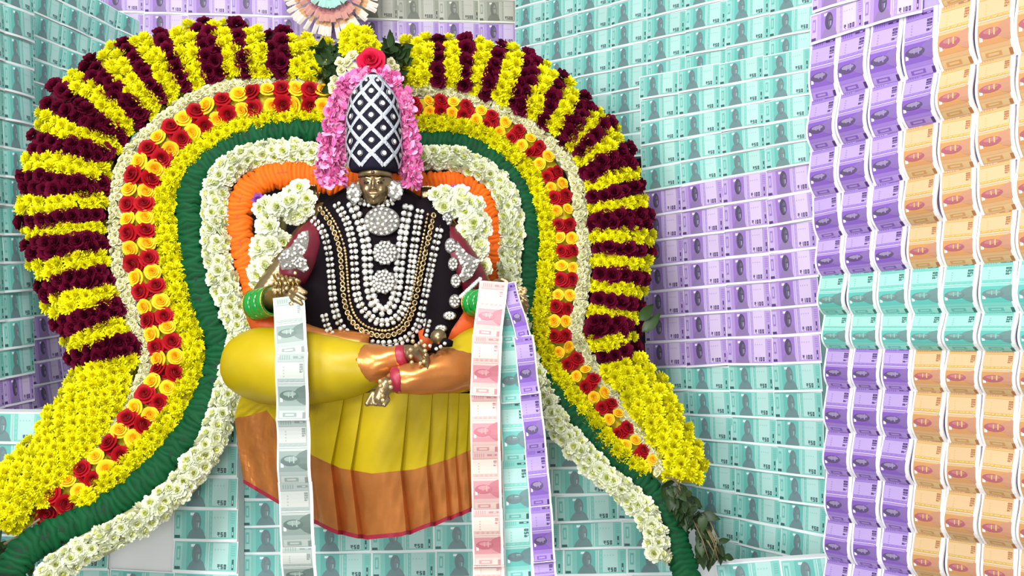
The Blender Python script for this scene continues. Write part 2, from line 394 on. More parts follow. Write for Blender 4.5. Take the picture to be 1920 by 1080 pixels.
def pink_mesh(name):
    V, Fc, Co = [], [], []
    for (n, r1, h1, curl) in ((5, 1.0, .35, .12), (4, .7, .6, .1), (3, .4, .7, 0)):
        ph = random.random()*6
        for i in range(n):
            k = random.uniform(.75, 1.15); c = lin((212, 100, 160)) if random.random() < .62 else lin((236, 158, 198))
            cup_petal(V, Fc, Co, ph+2*math.pi*i/n+random.gauss(0, .2), .1, r1*k, 0, h1*random.uniform(.6, 1.4), random.uniform(.45, .7), c, curl*random.uniform(-1, 1.3))
    return pymesh(name, V, Fc, True, Co)
P_PET = bank(lambda i: pink_mesh('pink_petals'), 5, M_PETAL)
def pleat_mesh(name, col):
    """a folded leaf laid across the rope: half ring with a ridge; x across, y along, z outward"""
    V, Fc, Co = [], [], []; n = 14
    ph, tw = random.random()*6, random.uniform(-.5, .5)
    for i in range(n+1):
        a = math.pi*(i/n)-.0; w_ = math.sin(3*a+ph)*.22+math.sin(7*a+ph*2)*.10
        for (dy, rr) in ((-.72, .84), (-.3, .99), (.2, 1.03), (.72, .84)):
            q = rr+.03*math.sin(5*a+ph+dy)
            V.append(Vector((-math.cos(a)*q, dy+w_+tw*math.cos(a)*.5, math.sin(a)**.75*q*.72)))
    for i in range(n):
        for j in range(3):
            p = i*4+j; Fc.append((p, p+1, p+5, p+4)); Co.append(tuple(c*(.92+.12*(j == 1)) for c in col))
    return pymesh(name, V, Fc, True, Co)
G_FOLD = bank(lambda i: pleat_mesh('leaf_fold', lin((2, 78, 40))), 5, M_PLEAT)
O_FOLD = bank(lambda i: pleat_mesh('petal_fold', lin((250, 112, 22))), 5, M_PLEAT)

def depth(px, py):
    """the garlands hang on one leaning sheet: its left side and its foot come forward"""
    return 2.33+.00012*(px-700)+.0003*max(0, 700-py)-.0006*max(0, py-700)
def catmull(P, n=14):
    out = []
    for i in range(len(P)-1):
        p0, p1, p2, p3 = P[max(i-1, 0)], P[i], P[i+1], P[min(i+2, len(P)-1)]
        for k in range(n):
            t = k/n
            out.append(tuple(.5*((2*p1[d])+(-p0[d]+p2[d])*t+(2*p0[d]-5*p1[d]+4*p2[d]-p3[d])*t*t+(-p0[d]+3*p1[d]-3*p2[d]+p3[d])*t**3) for d in range(len(p1))))
    out.append(tuple(P[-1])); return out
def frames(pts, step, off=0., dfun=depth):
    """resample a traced path into world frames (P, T, N, out, half_width)"""
    W = [(at(p[0], p[1], dfun(p[0], p[1])+off), p[2]*(dfun(p[0], p[1])+off)/F) for p in catmull(pts)]
    out = []; acc = 0.; nxt = 0.
    for (a, ha), (b, hb) in zip(W[:-1], W[1:]):
        d = (b-a).length
        while nxt <= acc+d and d > 0:
            t = (nxt-acc)/d; T = (b-a).normalized(); o = Vector((.08, -1, .12)); o = (o-T*o.dot(T)).normalized()
            out.append((lerp(a, b, t), T, T.cross(o), o, lerp(ha, hb, t))); nxt += step
        acc += d
    return out
def tube(name, fr, parent, m, k=.82, n=8):
    V, Fc = [], []
    for (P, T, N, o, h) in fr:
        for i in range(n): a = 2*math.pi*i/n; V.append(P+N*math.cos(a)*h*k+o*math.sin(a)*h*k*.8)
    for j in range(len(fr)-1):
        for i in range(n): Fc.append((j*n+i, j*n+(i+1) % n, (j+1)*n+(i+1) % n, (j+1)*n+i))
    Fc.append(tuple(range(n-1, -1, -1))); Fc.append(tuple(range((len(fr)-1)*n, len(fr)*n)))
    return local_mesh(name, V, Fc, parent, m)
def facing(P, z, r, spin=None, tilt=.25):
    z = (z+Vector((random.gauss(0, tilt), random.gauss(0, tilt), random.gauss(0, tilt)))).normalized()
    q = z.to_track_quat('Z', 'Y').to_matrix() @ Matrix.Rotation(random.random()*6.283 if spin is None else spin, 3, 'Z')
    return Matrix.Translation(P) @ (q.to_4x4()) @ Matrix.Diagonal((r, r, r, 1))
def blooms(parent, fr, rpx, meshes, name, across, spread=1.15, sink=.72, tilt=.25):
    for k, (P, T, N, o, h) in enumerate(fr):
        for j in range(across):
            t = ((j+.5+(.0 if k % 2 else .35))/across-.5-.08)*2 if across > 1 else random.uniform(-.3, .3)
            a = t*spread+random.gauss(0, .08)
            d = N*math.sin(a)+o*math.cos(a)
            r = rpx*P.y/F*random.uniform(.88, 1.15)
            c = P+N*math.sin(a)*h*sink+o*math.cos(a)*h*sink*.85+T*random.gauss(0, r*.15)
            put(obj(name, random.choice(meshes), parent), facing(c, d, r, tilt=tilt))
M_YCORE = mat('yellow_core', (196, 176, 8), rough=.8); M_WCORE = mat('cream_core', (186, 186, 130), rough=.8); M_MCORE = mat('maroon_core', (78, 8, 34), rough=.85)
M_GCORE = mat('green_core', (2, 48, 24), rough=.8); M_OCORE = mat('orange_core', (206, 78, 12), rough=.8); M_PCORE = mat('pink_core', (188, 84, 146), rough=.8)

# --- the wide outer garland: stripes of yellow and maroon
BL = [((622, 85), (600, 160)), ((545, 62), (535, 152)), ((492, 62), (512, 148)), ((450, 48), (475, 148)), ((432, 48), (455, 150)), ((393, 42), (428, 152)), ((362, 48), (392, 160)),
      ((312, 58), (363, 168)), ((285, 65), (345, 178)), ((243, 75), (322, 192)), ((220, 88), (304, 205)), ((175, 108), (280, 222)), ((152, 130), (260, 238)), ((112, 150), (240, 250)),
      ((76, 205), (230, 270)), ((65, 245), (220, 286)), ((55, 285), (212, 305)), ((45, 320), (206, 340)), ((40, 370), (203, 362)), ((35, 405), (200, 388)), ((45, 425), (198, 415)),
      ((50, 450), (198, 437)), ((58, 490), (202, 470)), ((70, 525), (206, 498)), ((85, 560), (215, 530)), ((102, 600), (226, 560)), ((120, 632), (240, 592)), ((130, 660), (252, 622)), ((145, 690), (264, 660)),
      ((100, 765), (245, 740)), ((50, 835), (190, 835)), ((-10, 890), (120, 920)), ((-60, 935), (20, 1000))]
BR = [((752, 78), (757, 165)), ((808, 72), (808, 165)), ((835, 72), (832, 172)), ((862, 75), (862, 172)), ((892, 75), (878, 182)), ((922, 82), (900, 190)), ((955, 92), (915, 197)), ((985, 98), (955, 205)),
      ((1010, 115), (983, 225)), ((1040, 135), (1012, 234)), ((1063, 155), (1020, 248)), ((1088, 175), (1050, 258)), ((1115, 200), (1055, 282)), ((1138, 222), (1076, 288)), ((1150, 235), (1077, 305)),
      ((1175, 265), (1085, 325)), ((1190, 310), (1088, 343)), ((1200, 335), (1090, 365)), ((1208, 365), (1100, 385)), ((1215, 390), (1102, 408)), ((1220, 430), (1107, 428)), ((1220, 462), (1105, 450)),
      ((1217, 482), (1103, 475)), ((1212, 512), (1105, 498)), ((1207, 535), (1108, 525)), ((1203, 563), (1110, 545)), ((1200, 585), (1100, 570)), ((1195, 605), (1100, 592)), ((1190, 628), (1098, 628)),
      ((1185, 645), (1110, 662)), ((1200, 662), (1112, 690)), ((1245, 720), (1150, 735)), ((1285, 795), (1200, 805)), ((1318, 860), (1235, 860)), ((1318, 905), (1250, 900))]
og = empty('striped_garland', at(700, 700, 2.33), 'wide outer garland of yellow chrysanthemums striped with maroon flowers, arching around the statue', 'garland')
def v2(a): return Vector((a[0], a[1]))
def stripes(B, first_long):
    for i in range(len(B)-1):
        yellow = (i % 2 == 0) or i >= first_long
        (oa, ia), (ob, ib) = [(v2(a), v2(b)) for a, b in (B[i], B[i+1])]
        thick = .062
        def pos(s, t, k):
            wob = .22*math.sin(7*t+i*1.7)
            q = lerp(lerp(oa, ob, s), lerp(ia, ib, s), t)
            q = q+(lerp(ob, ib, t)-lerp(oa, ia, t))*wob*(.5 if yellow else .3)*(1 if i < first_long else 0)
            Y = depth(q.x, q.y); h = thick*math.sqrt(max(0, 1-(2*t-1)**2))**.8
            return at(q.x, q.y, Y-h*k)
        V, Fc = [], []; nu, nv = 3, 9
        for a in range(nu+1):
            for b in range(nv+1): V.append(pos(a/nu*1.1-.05, b/nv, .72))
        for a in range(nu):
            for b in range(nv): p = a*(nv+1)+b; Fc.append((p, p+1, p+nv+2, p+nv+1))
        nf = len(V)
        for a in range(nu+1):
            for b in range(nv+1): V.append(pos(a/nu*1.1-.05, b/nv, 0)+Vector((0, .03, 0)))
        for a in range(nu):
            for b in range(nv): p = nf+a*(nv+1)+b; Fc.append((p, p+nv+1, p+nv+2, p+1))
        part = local_mesh('yellow_stripe' if yellow else 'maroon_stripe', V, Fc, og, M_YCORE if yellow else M_MCORE)
        length = ((oa-ia).length+(ob-ib).length)/2; breadth = max(6., ((ob-oa).length+(ib-ia).length)/2)
        long_ = i >= first_long
        rf = max(8.5, min(16., breadth*.47)) if yellow and not long_ else (16.5 if yellow else 18.)
        sp = rf*1.2 if yellow else 19.
        nt = max(4, round(length/sp)); ns = max(1, round(breadth/(sp*.98)))
        for a in range(ns):
            for b in range(nt+1):
                bw = lerp((ob-oa).length, (ib-ia).length, b/nt)
                if ns > 1 and a == ns-1 and bw < sp*ns*.62: continue
                s = (a+.5)/ns+random.gauss(0, .06/ns); t = min(1, max(0, (b+(.5 if a % 2 else .0)+random.gauss(0, .12))/nt))
                P = pos(s, t, 1.0); r = rf*random.uniform(.85, 1.15)*P.y/F
                nrm = Vector(((2*t-1)*.0, -1, .15)); e = pos(s, min(1, t+.05), 1)-pos(s, max(0, t-.05), 1)
                g = pos(min(1, s+.1), t, 1)-pos(s-.1, t, 1); nn = e.cross(g).normalized() if e.cross(g).length > 1e-9 else nrm
                if nn.y > 0: nn = -nn
                o = obj('yellow_chrysanthemum' if yellow else 'maroon_flower', random.choice(Y_MUM if yellow else M_MUM), part)
                o.matrix_local = Matrix.Translation(-og.location) @ facing(P, (nn+nrm*.6).normalized(), r, tilt=.22)
stripes(BL, 28); stripes(BR, 30)
# tuft at the crown of the arch
tf = empty('flower_tuft', at(672, 85, 2.45), 'small tuft of yellow chrysanthemums above the red rose, at the top of the arch', 'flowers')
for i in range(30):
    a, q = random.random()*6.28, math.sqrt(random.random())
    put(obj('yellow_chrysanthemum', random.choice(Y_MUM), tf), facing(at(672+31*q*math.cos(a), 80+26*q*math.sin(a), 2.37-.03*(1-q)), Vector((.3*math.cos(a)*q, -1, -.3*math.sin(a)*q+.2)), random.uniform(13, 17)*2.45/F))

# --- rope garlands
SIDES = (', half sweeping left of the crown', ', half sweeping right of the crown')
def rope(name, label, paths, rpx, meshes, fname, across, core, off=0., step=None, k=1.06, **kw):
    for pts, side in zip(paths, SIDES):
        g = empty(name, at(700, 600, 2.33+off), label+side, 'garland')
        fr = frames(pts, .012, off+.012); tube('cord', fr, g, core, k=k)
        blooms(g, frames(pts, (step or rpx*1.35)*2.33/F, off), rpx, meshes, fname, across, **kw)
def hw(pts, *h):
    n = len(pts); return [(p[0], p[1], h[0] if len(h) == 1 else lerp(h[0], h[1], i/(n-1))) for i, p in enumerate(pts)]
rope('cream_garland', 'thin cream garland of small buds',
     [hw([(700, 166), (605, 165), (560, 160), (480, 161), (400, 172), (340, 202), (290, 243), (248, 285), (227, 335), (219, 400), (220, 470), (236, 560), (257, 620), (276, 680), (262, 720), (235, 780), (190, 835), (150, 870)], 16, 12),
      hw([(703, 167), (788, 168), (830, 172), (890, 188), (950, 212), (1000, 242), (1047, 286), (1077, 330), (1088, 400), (1094, 480), (1089, 560), (1080, 625), (1100, 672), (1134, 722), (1172, 775), (1207, 830), (1242, 890)], 13)],
     9.5, C_MUM, 'cream_bud', 3, M_WCORE, off=-.028)
RG = []
for side, pts in zip(SIDES, (hw([(700, 200), (607, 192), (540, 188), (470, 196), (420, 210), (370, 234), (322, 266), (284, 312), (264, 362), (262, 420), (268, 480), (285, 545), (302, 610), (316, 660), (318, 695), (296, 740), (265, 782), (230, 832), (190, 872), (150, 905), (95, 950)], 29, 28),
            hw([(710, 206), (785, 205), (830, 203), (880, 214), (930, 236), (980, 266), (1020, 306), (1045, 360), (1055, 420), (1062, 480), (1058, 540), (1048, 600), (1052, 650), (1080, 690), (1110, 726), (1140, 767), (1167, 812), (1197, 852), (1235, 890)], 20))):
    rg = empty('rose_garland', at(700, 600, 2.31), 'garland of alternating red and yellow roses'+side, 'garland'); RG.append(rg)
    fr = frames(pts, .012, -.003); tube('cord', fr, rg, M_YCORE, k=1.1)
    steps = frames(pts, .0055, -.018); i = 3; k = 0
    while i < len(steps):
        P, T, N, o, h = steps[i]; red = k % 2 == 0
        for j in (-1, 1):
            r = (14.0 if red else 12.5)*P.y/F*random.uniform(.92, 1.1)*(h*F/P.y/22)
            c = P+N*j*h*.5+o*h*.62+T*random.gauss(0, .002)
            put(obj('red_rose' if red else 'yellow_rose', random.choice(R_ROSE if red else Y_ROSE), rg), facing(c, (o+N*j*.35+T*random.gauss(0, .2)), r, tilt=.12))
        if red:
            put(obj('red_rose', random.choice(R_ROSE), rg), facing(P+o*h*.5+T*.003, o, 14*P.y/F, tilt=.2))
        i += random.choice((6, 6, 7)); k += 1
rg = RG[0]
put(obj('red_rose', R_ROSE[0], rg), facing(at(92, 958, 2.10), Vector((.2, -1, 0)), 27*2.1/F, tilt=.02))
rope('yellow_garland', 'slim plain yellow chrysanthemum garland',
     [hw([(700, 226), (607, 218), (540, 217), (470, 232), (420, 252), (376, 282), (338, 320), (314, 365), (311, 425), (322, 485), (334, 545), (350, 600), (365, 655), (355, 715), (330, 768), (296, 815), (250, 862), (200, 910), (150, 950)], 20, 24),
      hw([(703, 230), (782, 232), (850, 234), (910, 255), (958, 290), (995, 332), (1018, 390), (1027, 450), (1022, 520), (1012, 590), (1018, 650), (1042, 700), (1077, 750), (1115, 800), (1150, 842), (1185, 872), (1215, 890)], 16, 19)],
     13.5, Y_MUM, 'yellow_chrysanthemum', 3, M_YCORE, off=-.022, step=19)
rope('white_garland', 'long white chrysanthemum garland',
     [hw([(700, 303), (605, 297), (550, 287), (490, 291), (440, 312), (408, 347), (404, 400), (406, 460), (421, 530), (443, 590), (455, 640), (443, 690), (426, 740), (410, 800), (378, 860), (330, 920), (270, 970), (200, 1010), (135, 1045), (85, 1085)], 25, 30),
      hw([(705, 303), (782, 300), (850, 300), (900, 318), (938, 350), (953, 400), (956, 450), (952, 500), (960, 560), (972, 630), (995, 700), (1022, 750), (1044, 795), (1082, 842), (1130, 890), (1180, 930), (1213, 970), (1230, 1010), (1234, 1048)], 22, 23)],
     16.5, W_MUM, 'white_chrysanthemum', 3, M_WCORE, off=-.035, step=19, k=.93)
def pleated(name, label, paths, meshes, fname, core, off, gap):
    for pts, side in zip(paths, SIDES):
        g = empty(name, at(700, 600, 2.33+off), label+side, 'garland')
        tube('cord', frames(pts, .012, off), g, core, k=.8)
        for (P, T, N, o, h) in frames(pts, gap, off):
            a = random.gauss(0, .12); T2 = T*math.cos(a)+N*math.sin(a); N2 = T2.cross(o)
            put(obj(fname, random.choice(meshes), g), frame_matrix(P, N2, T2, o, h*random.uniform(.95, 1.06), gap*random.uniform(.8, 1.25), h*random.uniform(.86, 1.02)))
pleated('green_garland', 'dark green garland of tightly pleated leaves',
     [hw([(700, 257), (607, 246), (540, 245), (470, 256), (412, 285), (372, 322), (356, 370), (357, 430), (366, 500), (381, 570), (404, 620), (414, 655), (405, 705), (385, 760), (350, 820), (300, 880), (240, 930), (170, 972), (100, 1002), (45, 1035), (15, 1085)], 24, 31),
      hw([(703, 262), (782, 268), (850, 266), (900, 281), (945, 312), (975, 352), (991, 400), (995, 460), (991, 520), (986, 580), (987, 640), (1003, 690), (1032, 735), (1070, 775), (1110, 815), (1150, 852), (1200, 900), (1238, 942), (1262, 990), (1274, 1040), (1292, 1090)], 19, 25)],
     G_FOLD, 'leaf_fold', M_GCORE, -.02, .0125)
pleated('orange_garland', 'bright orange pleated garland',
     [hw([(700, 348), (603, 335), (545, 327), (492, 337), (458, 367), (448, 412), (456, 470), (471, 522), (484, 570)], 28, 22),
      hw([(704, 350), (788, 346), (850, 344), (890, 359), (916, 400), (924, 450), (919, 500), (915, 545)], 23, 20)],
     O_FOLD, 'petal_fold', M_OCORE, -.035, .0105)
def bunch(name, label, pts, n, rpx, Y, meshes, fname, cat='flowers', core=M_WCORE, cr=22):
    g = empty(name, at(pts[0][0], pts[0][1], Y), label, cat)
    pp = catmull([(p[0], p[1], 0) for p in pts], 6)
    fr = frames([(p[0], p[1], cr) for p in pts], .012, 0, lambda x, y: Y+.02); tube('cord', fr, g, core, k=.9)
    for i in range(n):
        q = pp[int(i/n*len(pp))]; a = random.random()*6.28; d = random.random()**.5*cr
        put(obj(fname, random.choice(meshes), g), facing(at(q[0]+d*math.cos(a), q[1]+d*math.sin(a), Y-.02*(1-d/cr)-.01), Vector((.5*math.cos(a)*d/cr, -1, -.5*math.sin(a)*d/cr)), rpx*random.uniform(.85, 1.15)*Y/F, tilt=.2))
    return g
bunch('white_flower_bunch', 'fluffy bunch of white chrysanthemums on the left shoulder, inside the orange garland', [(562, 378), (522, 392), (510, 440), (495, 485), (505, 520)], 58, 20, 2.19, W_MUM, 'white_chrysanthemum', cr=27)
bunch('white_flower_bunch', 'fluffy bunch of white chrysanthemums on the right shoulder, inside the orange garland', [(826, 380), (868, 385), (888, 420), (878, 452), (898, 490)], 48, 18, 2.20, W_MUM, 'white_chrysanthemum', cr=23)
for p, lb in (((851, 362), 'small purple aster peeping out above the white flowers at right'), ((487, 376), 'small purple aster tucked between orange pleats and white flowers at left')):
    o = obj('purple_aster', PU_MUM[0]); o.matrix_world = facing(at(p[0], p[1], 2.24), Vector((0, -1, .2)), 15*2.24/F); tag(o, lb, 'flower')
# pink petal garland round the crown
pk = empty('pink_garland', at(700, 240, 2.2), 'pink garland of loose curled petals hung around the tall crown', 'garland')
for pts in ([(692, 142, 16), (655, 165, 20), (634, 215, 22), (624, 270, 24), (620, 320, 30), (622, 348, 30)], [(715, 142, 14), (745, 170, 16), (757, 220, 18), (766, 275, 18), (770, 325, 18), (768, 355, 16)]):
    fr = frames(pts, .012, 0, lambda x, y: 2.20); tube('cord', fr, pk, M_PCORE, k=.75)
    blooms(pk, frames(pts, .0145, 0, lambda x, y: 2.20), 15, P_PET, 'pink_petals', 3, spread=1.2, sink=.75, tilt=.45)
jz = empty('jasmine_bunch', at(640, 140, 2.25), 'little white buds between the pink garland and the dark leaves, left of the crown', 'flowers')
for p in ((652, 118), (640, 132), (662, 130), (630, 150), (645, 150), (625, 165), (660, 105), (638, 118)):
    put(obj('white_bud', random.choice(C_MUM), jz), facing(at(p[0], p[1], 2.27), Vector((-.2, -1, .2)), 12*2.27/F))
jz = empty('jasmine_bunch', at(737, 130, 2.25), 'little white buds right of the red rose on the crown tip', 'flowers')
for p in ((733, 118), (740, 128), (736, 140), (728, 130)):
    put(obj('white_bud', random.choice(C_MUM), jz), facing(at(p[0], p[1], 2.27), Vector((.2, -1, .2)), 11*2.27/F))
o = obj('crimson_rose', P_ROSE[0]); o.matrix_world = facing(at(697, 118, 2.2), Vector((0, -1, .35)), 27*2.2/F, tilt=.02); tag(o, 'single crimson rose standing on the tip of the crown', 'flower')

# leaves
def leaf_mesh():
    V, Fc = [], []; n = 6
    for i in range(n+1):
        t = i/n; w_ = .24*math.sin(math.pi*t**.8); z = .25*t*t
        V += [Vector((t, -w_, z+.06)), Vector((t, 0, z)), Vector((t, w_, z+.06))]
    for i in range(n):
        for j in range(2): p = i*3+j; Fc.append((p, p+3, p+4, p+1))
    return pymesh('leaf', V, Fc, True)
LEAVES = [leaf_mesh() for _ in range(2)]
for l in LEAVES: l.materials.append(M_LEAF)
def leafy(name, label, spots, Y, size, down=False):
    g = empty(name, at(spots[0][0], spots[0][1], Y), label, 'leaves')
    for (x, y) in spots:
        P = at(x+random.gauss(0, 4), y+random.gauss(0, 4), Y+random.uniform(-.02, .02))
        d = Vector((random.gauss(0, .6), random.gauss(-.3, .3), random.gauss(-.9 if down else 0, .7))).normalized()
        s = Vector((random.gauss(0, .3), -1, random.gauss(0, .3))); s = (s-d*s.dot(d)).normalized()
        y_ = s.cross(d); q = size*random.uniform(.7, 1.2)*Y/F
        put(obj('leaf', random.choice(LEAVES), g), frame_matrix(P, d, y_, s, q, q, q))
    return g
leafy('leaf_sprig', 'dark leaves in the gap left of the crown, under the yellow flowers', [(random.uniform(604, 642), random.uniform(92, 165)) for _ in range(90)], 2.44, 34)
leafy('leaf_sprig', 'dark leaves in the gap right of the red rose, under the yellow flowers', [(random.uniform(722, 752), random.uniform(88, 165)) for _ in range(70)], 2.44, 32)
lt = leafy('leaf_sprig', 'bunch of dark drooping leaves tied under the lower right tip of the striped garland', [(1258+82*t**.9+random.uniform(-24, 20), 905+135*t) for t in [i/84 for i in range(85)]], 2.2, 34, True)
def bar(name, a, b, r0, r1, parent, m, n=7, mid=None):
    pts = [a, b] if mid is None else [a, mid, b]
    V, Fc = [], []
    for i, P in enumerate(pts):
        T = (pts[min(i+1, len(pts)-1)]-pts[max(i-1, 0)]).normalized(); q = T.to_track_quat('Z', 'Y').to_matrix()
        r = lerp(r0, r1, i/(len(pts)-1))
        for k in range(n): V.append(P+q @ Vector((math.cos(6.2832*k/n)*r, math.sin(6.2832*k/n)*r, 0)))
    for i in range(len(pts)-1):
        for k in range(n): Fc.append((i*n+k, i*n+(k+1) % n, (i+1)*n+(k+1) % n, (i+1)*n+k))
    Fc += [tuple(range(n-1, -1, -1)), tuple(range((len(pts)-1)*n, len(pts)*n))]
    return local_mesh(name, V, Fc, parent, m)
for i in range(7):
    bar('stalk', at(1300+5*i, 975+6*(i % 3), 2.19), at(1338+random.uniform(-10, 16), 1035+random.uniform(0, 24), 2.16), .0016, .0011, lt, M_STEM, mid=at(1322+4*i+random.uniform(-4, 4), 1015, 2.155))
for i in range(4):
    bar('tie_end', at(1246+6*i, 895, 2.17), at(1262+5*i, 935-4*i, 2.16), .002, .0015, lt, M_STEM, mid=at(1275, 900+6*i, 2.15))
lt2 = leafy('leaf_sprig', 'dark leaves and cut stems under the lower left end of the striped garland', [(random.uniform(-20, 60), random.uniform(1000, 1060)) for _ in range(24)], 2.17, 40)
bar('stalk', at(8, 1020, 2.07), at(45, 1000, 2.07), .003, .003, lt2, M_STEM); bar('stalk', at(40, 998, 2.06), at(75, 973, 2.06), .003, .0025, lt2, M_STEM); bar('stalk', at(45, 1000, 2.06), at(62, 1015, 2.07), .003, .0025, lt2, M_STEM)
gl = leafy('leaf_sprig', 'single bright green leaf peeping out beside the purple wall at right', [(1203, 618), (1200, 598)], 2.375, 44)

# paper rosette on the back wall
rs = empty('paper_rosette', at(622, -20, 2.98), 'round orange and pink rosette of folded notes with teal heart on the back wall', 'rosette')
def fan(n, r0, r1, wid, lift, cols, zoff):
    for i in range(n):
        a = 2*math.pi*i/n+random.gauss(0, .03); d = Vector((math.cos(a), 0, math.sin(a))); s = Vector((-math.sin(a), 0, math.cos(a))); f = Vector((0, -1, 0))
        P = rs.location; rr = r1*random.uniform(.93, 1.05)
        V = [P+d*r0+f*zoff, P+d*lerp(r0, rr, .6)+s*wid+f*(zoff+lift*.5), P+d*lerp(r0, rr, .6)-s*wid+f*(zoff+lift*.5), P+d*lerp(r0, rr, .65)+f*(zoff+lift), P+d*rr+s*wid*.9+f*(zoff+lift*.6), P+d*rr-s*wid*.9+f*(zoff+lift*.6), P+d*rr*1.02+f*(zoff+lift*1.1)]
        local_mesh('folded_note', V, [(0, 3, 1), (0, 2, 3), (1, 3, 6, 4), (3, 2, 5, 6)], rs, M_NOTE, False, [cols[0], cols[0], cols[1], cols[1]])
fan(48, .07, .148, .0075, .016, (lin((226, 184, 140)), lin((250, 240, 226))), .01)
fan(34, .05, .106, .009, .016, (lin((206, 142, 140)), lin((226, 170, 156))), .022)
fan(22, .008, .072, .010, .022, (lin((90, 186, 162)), lin((190, 236, 222))), .034)

# ------------------------------------------------------------------ the statue
CLOTH = []
TC = [(340, 705, 40, .04), (372, 704, 92, .06), (395, 706, 122, .085), (430, 708, 134, .105), (480, 710, 138, .115), (550, 712, 140, .122), (615, 712, 138, .126), (650, 712, 126, .122), (672, 712, 110, .10)]
YC = 2.235
def prof(py):
    for a, b in zip(TC[:-1], TC[1:]):
        if py <= b[0]:
            t = max(0, (py-a[0])/(b[0]-a[0])); return [lerp(a[k], b[k], t) for k in (1, 2, 3)]
    return TC[-1][1:]
def on_torso(px, py, off=.004):
    if CLOTH:
        o_ = Vector((0, 0, CZ)); d_ = (at(px, py, 1.)-o_).normalized(); hit = CLOTH[0].ray_cast(o_, d_)
        if hit[0] is not None: return hit[0]-d_*off
    xc, a, b = prof(py); s = max(-.97, min(.97, (px-xc)/a))
    return at(px, py, YC-b*math.sqrt(1-s*s)**.9-off)
SV, SF, UNIT = [], [], {}
def unit(seg):
    if seg not in UNIT:
        r = seg//2+2; V = [(0, 0, 1)]; Fc = []
        for j in range(1, r):
            for i in range(seg): V.append((math.sin(math.pi*j/r)*math.cos(6.283185*i/seg), math.sin(math.pi*j/r)*math.sin(6.283185*i/seg), math.cos(math.pi*j/r)))
        V.append((0, 0, -1)); e = len(V)-1
        for i in range(seg):
            Fc.append((0, 1+i, 1+(i+1) % seg)); Fc.append((e, e-seg+(i+1) % seg, e-seg+i))
        for j in range(r-2):
            for i in range(seg): a = 1+j*seg+i; b = 1+j*seg+(i+1) % seg; Fc.append((a, a+seg, b+seg, b))
        UNIT[seg] = (V, Fc)
    return UNIT[seg]
def blob(c, rx, ry, rz, seg=24):
    V, Fc = unit(seg); b = len(SV)
    SV.extend((c.x+x*rx, c.y+y*ry, c.z+z*rz) for x, y, z in V); SF.extend(tuple(b+i for i in f) for f in Fc)
def limb(pts):
    """capsule chain: (P, r)"""
    for (a, ra), (b, rb) in zip(pts[:-1], pts[1:]):
        n = max(2, int((b-a).length/(min(ra, rb)*.4)))
        for i in range(n+1):
            t = i/n; r = lerp(ra, rb, t); blob(lerp(a, b, t), r, r, r, seg=12)
px = lambda v, Y=2.2: v*Y/F
# torso, neck, head (slightly turned), ears
blob(at(708, 480, YC), .12, .085, .15); blob(at(710, 600, YC), .13, .095, .10)
limb([(at(704, 400, 2.22), .035), (at(704, 370, 2.2), .030)])
HC = at(704, 350, 2.155)
blob(HC, px(26), .036, px(39)); blob(HC+Vector((0, .006, .012)), px(31), .036, px(30))
blob(HC+Vector((0, -.016, -.034)), px(11), .017, px(9))                    # chin
for s in (-1, 1):
    blob(HC+Vector((s*px(13), -.021, -.008)), px(9), .012, px(11))          # cheeks
    limb([(HC+Vector((s*px(5), -.0335, .0135)), .0022), (HC+Vector((s*px(13), -.0335, .0165)), .0024), (HC+Vector((s*px(21), -.027, .013)), .0018)])   # brows
    blob(HC+Vector((s*px(12), -.0315, .006)), px(6.5), .005, px(3.4))       # eyelids
    limb([(HC+Vector((s*px(31), 0, .008)), .007), (HC+Vector((s*px(33), -.002, -.022)), .006)])  # ears
limb([(HC+Vector((0, -.0355, .012)), .0026), (HC+Vector((0, -.040, -.002)), .0036), (HC+Vector((0, -.0425, -.0085)), .0052)])
for s in (-1, 1): blob(HC+Vector((s*.0052, -.0385, -.009)), .0034, .004, .003)
limb([(HC+Vector((-.0115, -.0335, -.0200)), .0018), (HC+Vector((-.004, -.0380, -.0222)), .0026), (HC+Vector((.004, -.0380, -.0222)), .0026), (HC+Vector((.0115, -.0335, -.0200)), .0018)])
limb([(HC+Vector((-.0085, -.0345, -.0245)), .0018), (HC+Vector((0, -.0375, -.0282)), .0032), (HC+Vector((.0085, -.0345, -.0245)), .0018)])
# front arms
EL, HL = at(484, 572, 2.13), at(528, 548, 2.005)
limb([(at(610, 412, 2.22), .04), (at(548, 480, 2.19), .034), (EL, .028)]); limb([(EL, .027), (lerp(EL, HL, .7), .02), (HL, .018)])
ER, HR = at(915, 570, 2.15), at(938, 546, 2.02)
limb([(at(812, 412, 2.22), .04), (at(868, 485, 2.19), .034), (ER, .028)]); limb([(ER, .027), (lerp(ER, HR, .7), .02), (HR, .018)])
# rear arms with raised hands beside the shoulders
for (a, b, c) in (((622, 420, 2.27), (590, 400, 2.26), (582, 368, 2.23)), ((800, 420, 2.27), (812, 400, 2.26), (802, 370, 2.23))):
    limb([(at(*a), .03), (at(*b), .022), (at(*c), .015)])
    for k in range(4): limb([(at(c[0]-9+6*k, c[1], c[2]-.008), .0045), (at(c[0]-10+6.4*k, c[1]-14-(2 if k in (1, 2) else 0), c[2]-.012), .0042), (at(c[0]-10+6.2*k, c[1]-20, c[2]-.022), .0038)])
    limb([(at(c[0]+12, c[1]+6, c[2]-.008), .0048), (at(c[0]+17, c[1]-6, c[2]-.016), .004)])
